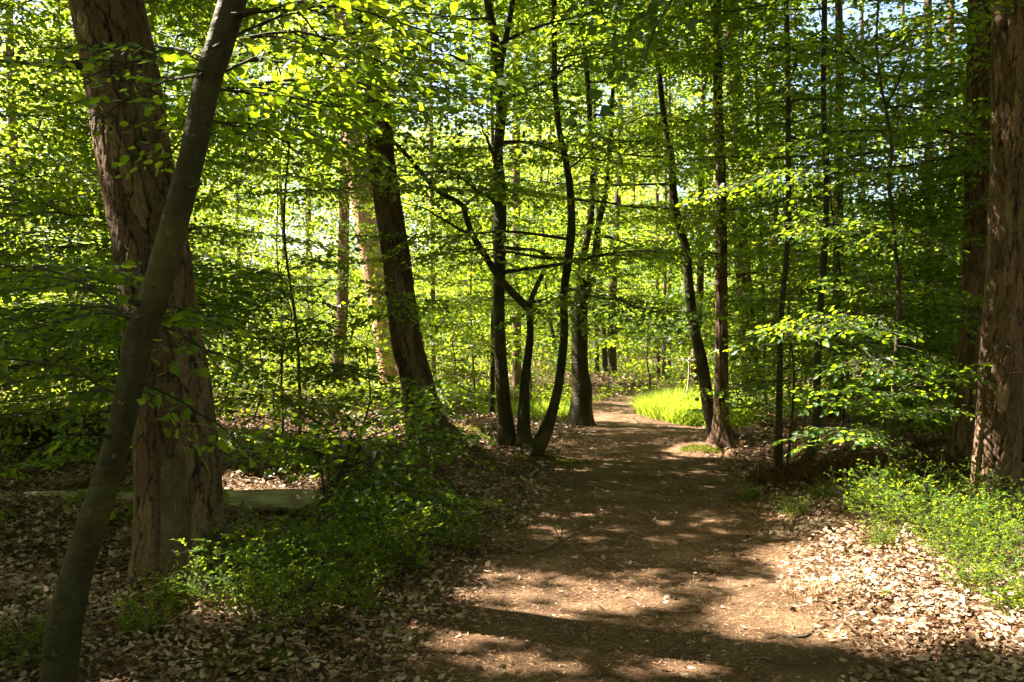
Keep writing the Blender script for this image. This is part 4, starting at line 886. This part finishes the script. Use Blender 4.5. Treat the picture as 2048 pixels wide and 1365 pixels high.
blades('dry_grass', 'tuft of dry straw at the sunny path edge', *ground_hit(1625, 1190)[:2], .22, .16, 420, .10, 5, mat='straw', wid=.004, lean=.8)
blades('dead_bracken', 'rust-brown dead bracken at the shaded frame edge', *ground_hit(60, 885)[:2], .9, .6, 1200, .55, 6, mat='bracken', wid=.02, cat='bracken', lean=.7)
blades('dead_bracken', 'rust-brown dead bracken in the dark behind the young beech', *ground_hit(1740, 960)[:2], 1.2, .7, 2200, .32, 7, mat='bracken', wid=.016, cat='bracken', lean=.8)
def moss(label, px, py, rx, ry, n, seed):
    c = ground_hit(px, py); r = np.random.default_rng(seed); a = r.random(n) * 6.283; q = np.sqrt(r.random(n)); x = c[0] + rx * q * np.cos(a); y = c[1] + ry * q * np.sin(a)
    k = fbm(x * 6, y * 6, 90) > .36 + .25 * q ** 3; x, y = x[k], y[k]; n = len(x); f = r.normal(0, 1, (n, 3)); f[:, 2] = np.abs(f[:, 2]) * .8 + .3
    L = place_leaves(np.stack([x, y, gh(x, y) + .012], -1), f, r.normal(0, 1, (n, 3)), r.uniform(.012, .030, n), 4)
    tag(leaf_mesh('moss', L, 4, [M['moss']]), label, 'moss', kind='stuff')
moss('golden moss over the root of the straight path-side pine', 1412, 900, .34, .26, 2600, 1)
moss('yellow-green moss at the foot of the splayed beech clump', 1095, 922, .5, .4, 5000, 2)
moss('moss patch in the leaf litter at the frame bottom', 490, 1330, .22, .13, 3500, 3)
moss('moss on the bank between dark pine and splayed clump', 930, 860, .7, .5, 6000, 5)
# low herbs seen as green ground cover in the lit middle distance
def herbs():
    r = np.random.default_rng(5); B = []; F = []; S = []
    spots = [(-5.5, 19, 5, 5, 9000), (-9, 15, 3, 3, 3000), (6.5, 15, 3.0, 3, 5000), (4.0, 20, 2.2, 3, 4500), (0.2, 19, 1.6, 3.2, 5200), (9, 20, 3, 4, 4000), (-2.2, 20, 2.4, 3, 5000), (-11, 25, 10, 6, 12000), (9, 28, 9, 7, 12000), (-2, 29, 7, 5, 9000), (3.2, 14.6, .6, 1.0, 1500)]
    for (cx, cy, rx, ry, n) in spots:
        a = r.random(n) * 6.283; q = np.sqrt(r.random(n)); x = cx + rx * q * np.cos(a); y = cy + ry * q * np.sin(a); k = (path_dist(x, y) > .15) & (fbm(x * .9, y * .9, 93) > .42); x, y = x[k], y[k]; n = len(x)
        B.append(np.stack([x, y, gh(x, y) + .03 + .38 * r.random(n) ** 1.3 * fbm(x * .7, y * .7, 94) * 1.4], -1)); f = r.normal(0, 1, (n, 3)); f[:, 2] *= .4; F.append(f); S.append(r.uniform(.05, .11, n))
    B = np.concatenate(B); F = np.concatenate(F); S = np.concatenate(S)
    tag(leaf_mesh('ground_cover', place_leaves(B, F, np.array([0, 0, 1.]) + r.normal(0, .4, (len(B), 3)), S, 4), 4, [M['bilberry']]), 'low green seedlings and herbs covering the floor of the middle distance', 'ground cover', kind='stuff')
herbs()
# ================================================================ logs and dead wood
def wood_thing(name, label, cat, tubes, mat, group=None, kids=()):
    loc = np.array(tubes[0][0][0][:3]); t = thing(name, label, cat, loc, group)
    for nm, tb, kw, m in [('trunk', tubes[0][0], tubes[0][1], mat)] + [(k[0], k[1], k[2], k[3]) for k in kids]:
        W = Wood(); W.add(tb, **kw); W.V = [v - loc for v in W.V]; W.build(nm, M[m], t)
    return t
def on_ground(px, py, dz): g = ground_hit(px, py); return [g[0], g[1], g[2] + dz]
gl = ground_hit(560, 1022)[1]

wood_thing('fallen_log', 'pale barkless log lying behind the scarred pine, its near end in sun', 'log', [([[*P(-40, 1008, gl + .5), .075], [*P(120, 1004, gl + .3), .082], [*P(300, 1007, gl + .15), .085], [*P(480, 1004, gl), .088], [*P(560, 1001, gl - .05), .080], [*P(642, 1003, gl - .1), .078]], dict(seg=32, step=.03, lump=.16))], 'bark_log')
g2 = ground_hit(200, 880)[1]
wood_thing('fallen_log', 'thin grey log on the forest floor beyond the leaning beech', 'log', [([[*P(60, 868, g2 + .4), .07], [*P(180, 866, g2), .065], [*P(290, 862, g2 + .2), .05], [*P(350, 856, g2 + .3), .03]], dict(seg=12, step=.1, lump=.12))], 'bark_dead')
wood_thing('fallen_log', 'short grey log by the brown trunk in the clearing', 'log', [([[*P(640, 822, 17), .09], [*P(690, 818, 17), .085], [*P(740, 815, 17), .08]], dict(seg=12, step=.1, lump=.12))], 'bark_dead')
YD = 17.5
wood_thing('dead_tree', 'bleached fallen tree with bare upcurved boughs behind the dark leaning pine', 'fallen tree', [([[*P(870, 806, YD), .05], [*P(910, 800, YD), .09], [*P(950, 795, YD + .2), .11], [*P(1000, 792, YD + .4), .12], [*P(1060, 796, YD + .5), .12]], dict(seg=14, step=.1, lump=.1))], 'bark_dead',
    kids=[('bough', [[*P(880, 800, YD), .04], [*P(885, 780, YD), .03], [*P(905, 752, YD), .022], [*P(928, 738, YD), .012]], dict(seg=7, step=.1, cap=False), 'bark_dead'),
          ('bough', [[*P(905, 762, YD), .02], [*P(925, 775, YD - .2), .016], [*P(948, 786, YD - .3), .012], [*P(972, 772, YD - .4), .006]], dict(seg=6, step=.1, cap=False), 'bark_dark'),
          ('bough', [[*P(900, 800, YD), .03], [*P(897, 775, YD), .02], [*P(890, 752, YD), .01]], dict(seg=6, step=.1, cap=False), 'bark_dead')])
def stick(name, label, pts, r, kids=(), mat='bark_dark', dz=.015):
    ps = [on_ground(a, b, dz + r * .6 + (q[0] if q else 0)) for (a, b, *q) in pts]
    n = len(ps); W = [([[*p, r * (1 - .65 * i / (n - 1))] for i, p in enumerate(ps)], dict(seg=7, step=.03, lump=.2))]
    kk = []
    for k in kids:
        kp = [on_ground(a, b, dz + (q[0] if q else 0)) for (a, b, *q) in k]; kk.append(('twig', [[*p, r * .42 * (1 - .7 * i / (len(kp) - 1))] for i, p in enumerate(kp)], dict(seg=5, step=.03, lump=.1, cap=False), mat))
    wood_thing(name, label, 'branch', W, mat, kids=kk)
stick('fallen_branch', 'dark forked branch with upright twigs lying on the path edge', [(1010, 1098), (1040, 1112), (1066, 1112), (1095, 1102), (1123, 1096, .02), (1156, 1080, .03)], .016, mat='bark_stick',
      kids=[[(1066, 1112, 0), (1064, 1112, .07), (1060, 1110, .16)], [(1123, 1097, .02), (1112, 1100, .12), (1100, 1100, .22)], [(1121, 1097, .02), (1124, 1096, .11), (1119, 1094, .20)], [(1095, 1102, 0), (1088, 1102, .05)]])
stick('fallen_branch', 'curved grey stick in the sunny leaf litter', [(1600, 1182), (1625, 1180), (1650, 1168), (1672, 1162), (1700, 1160)], .008, mat='bark_dead')
stick('fallen_branch', 'small forked twig at the boundary of path and sunny litter', [(1575, 1278), (1605, 1282), (1628, 1268), (1636, 1250)], .007, kids=[[(1628, 1268), (1640, 1272, .03)]])
stick('fallen_branch', 'thin straight twig near the bottom of the path', [(1525, 1325), (1560, 1335), (1600, 1340)], .005)
stick('fallen_branch', 'crooked stick in the shade between the two crossing trunks', [(190, 1215), (240, 1205), (290, 1212), (340, 1220)], .014)
stick('fallen_branch', 'pale bent stick at the shaded frame edge', [(2, 1235), (30, 1250), (45, 1275)], .011, mat='bark_dead')
stick('fallen_branch', 'pale stick at the sunny frame corner', [(1930, 1330), (1990, 1345), (2060, 1372)], .012, mat='bark_dead')
stick('fallen_branch', 'weathered stick in the litter below the dark leaning pine', [(868, 925), (890, 930), (905, 940)], .010, mat='bark_dead')
stick('fallen_branch', 'small brown twig in the sunny litter below the curved stick', [(1665, 1180), (1690, 1188), (1716, 1190)], .005)
def stones():
    r = np.random.default_rng(8); n = 2600; y = 2.8 + 10 * r.random(n) ** 1.3; x = path_c(y) + r.uniform(-1.1, 1.1, n); V = []; F = []
    oc = np.array([(1, 0, 0), (0, 1, 0), (-1, 0, 0), (0, -1, 0), (0, 0, 1), (0, 0, -1)], float); fc = np.array([(0, 1, 4), (1, 2, 4), (2, 3, 4), (3, 0, 4), (1, 0, 5), (2, 1, 5), (3, 2, 5), (0, 3, 5)])
    s = .003 + .009 * r.random(n) ** 4; Vv = oc[None] * s[:, None, None] * r.uniform(.6, 1.4, (n, 6, 3)); Vv[..., 2] *= .6
    Vv += np.stack([x, y, gh(x, y) + .012], -1)[:, None]; F = (np.arange(n) * 6)[:, None, None] + fc[None]
    tag(build('gravel', Vv.reshape(-1, 3), [F.reshape(-1, 3)], [M['grit']], smooth=False), 'tiny grit and stones trodden into the earth path', 'gravel', kind='stuff')
M['grit'] = mat_leaf('grit', [(.07, .05, .035), (.16, .12, .09), (.30, .25, .2)], [(.1, .1, .1)] * 3, 0., .9, .2)
stones()
def small_twigs():
    r = np.random.default_rng(12); n = 900; y = 3 + 11 * r.random(n) ** 1.3; x = r.uniform(-6, 7, n); k = in_view(x, y) & ((path_dist(x, y) > -.1) | (r.random(n) < .12)); x, y = x[k], y[k]; S = []
    for a, b in zip(x, y):
        q = np.array([a, b, float(gh(a, b)) + .035]); h = r.random() * 6.283; L = .04 + .13 * r.random() ** 2; rr = .0012 + .002 * r.random(); d = np.array([math.cos(h), math.sin(h), r.normal(0, .12)])
        for j in range(3):
            q2 = q + d * L; S.append((*q, rr, *q2, rr * .8)); 
            if r.random() < .4: e = d + r.normal(0, .7, 3) * [1, 1, .3]; S.append((*q2, rr * .7, *(q2 + e * L * .5), rr * .4))
            q = q2; rr *= .8; d = d + r.normal(0, .22, 3) * [1, 1, .3]
    W = Wood(); W.twigs(np.array(S).reshape(-1, 2, 4)); tag(W.build('fallen_twigs', M['bark_stick']), 'thin broken twigs strewn through the leaf litter', 'twigs', kind='stuff')
small_twigs()
def seedlings():
    r = np.random.default_rng(21); n = 260; y = 3.2 + 10 * r.random(n); x = r.uniform(-5.5, 6.5, n); k = in_view(x, y) & (path_dist(x, y) > .15); x, y = x[k], y[k]; B = []; F = []; S = []; G = []
    for a, b in zip(x, y):
        z = float(gh(a, b)); h = .04 + .09 * r.random(); S.append((a, b, z, .0012, a + .01, b, z + h, .0009))
        for j in range(r.integers(3, 8)):
            t = r.random() * 6.283; B.append((a + .01, b, z + h * (.6 + .4 * r.random()))); F.append((math.cos(t), math.sin(t), .1)); G.append(.018 + .03 * r.random())
    B = np.array(B); L = place_leaves(B, np.array(F), np.array([0, 0, 1.]) + r.normal(0, .3, B.shape), np.array(G), 8)
    tag(leaf_mesh('seedlings', L, 8, [M['bilberry'], M['bark_dark']], None, np.array(S).reshape(-1, 2, 4)), 'tiny green seedlings dotted through the verge litter', 'seedlings', kind='stuff')
seedlings()
# cones scattered on the verge
def cone(seed):
    r = np.random.default_rng(seed); L = []; B = []; F = []; U = []
    for k in range(70):
        t = k / 70; a = k * 2.4; rr = .016 * math.sin(math.pi * (.12 + .8 * t)); B.append((math.cos(a) * rr * .3, math.sin(a) * rr * .3, .045 * t)); F.append((math.cos(a), math.sin(a), .35)); U.append((0, 0, 1.))
    L = place_leaves(np.array(B), np.array(F), np.array(U), np.full(70, .017), 6)
    return leaf_mesh('pine_cone', L, 6, [M['bark_scar']])
c0 = cone(1)
cp = [(1640, 1100), (1655, 1180), (1700, 1250), (1590, 1230), (1750, 1210), (1500, 1080), (960, 1180), (1820, 1330), (1900, 1250)]
for i, (px, py) in enumerate(cp):
    o = c0 if i == 0 else c0.copy()
    if i: COL.objects.link(o)
    g = ground_hit(px, py); o.location = (g[0], g[1], g[2] + .02); o.scale = (.7, .7, .7); o.rotation_euler = (1.5, rb.random(), rb.random() * 6); tag(o, 'small dark open pine cone lying on the path edge or in the leaf litter', 'pine cone', 'pine cones on the ground')
# ================================================================ light
el = math.asin(SUN[2]); az = math.atan2(SUN[0], SUN[1])
sd = bpy.data.lights.new('sun', 'SUN'); sd.energy = 5.0; sd.angle = math.radians(.5); sd.color = (1, .92, .78)
so = bpy.data.objects.new('sun', sd); COL.objects.link(so); so.rotation_euler = Vector(SUN).to_track_quat('Z', 'Y').to_euler(); so.location = (0, 0, 40)
w = bpy.data.worlds.new("World"); SC.world = w; w.use_nodes = True; nt = w.node_tree
sky = nt.nodes.new('ShaderNodeTexSky'); sky.sky_type = 'NISHITA'; sky.sun_disc = False; sky.sun_elevation = el; sky.sun_rotation = az; sky.dust_density = 3; sky.air_density = 1.0; sky.ozone_density = 1.0
bg = nt.nodes['Background']; nt.links.new(sky.outputs[0], bg.inputs[0]); bg.inputs[1].default_value = .052
vs = SC.view_settings; vs.view_transform = 'Standard'; vs.look = 'None'; vs.exposure = 3.2; vs.gamma = 1
SC.render.engine = 'CYCLES'; cy = SC.cycles
cy.max_bounces = 6; cy.diffuse_bounces = 4; cy.glossy_bounces = 2; cy.transmission_bounces = 4; cy.transparent_max_bounces = 4; cy.use_denoising = True
cy.sample_clamp_indirect = 6
try: cy.denoiser = 'OPENIMAGEDENOISE'; cy.denoising_prefilter = 'ACCURATE'
except Exception: pass
print('LEAVES', sum(STATS.values()), {k: v for k, v in sorted(STATS.items(), key=lambda q: -q[1])[:8]})
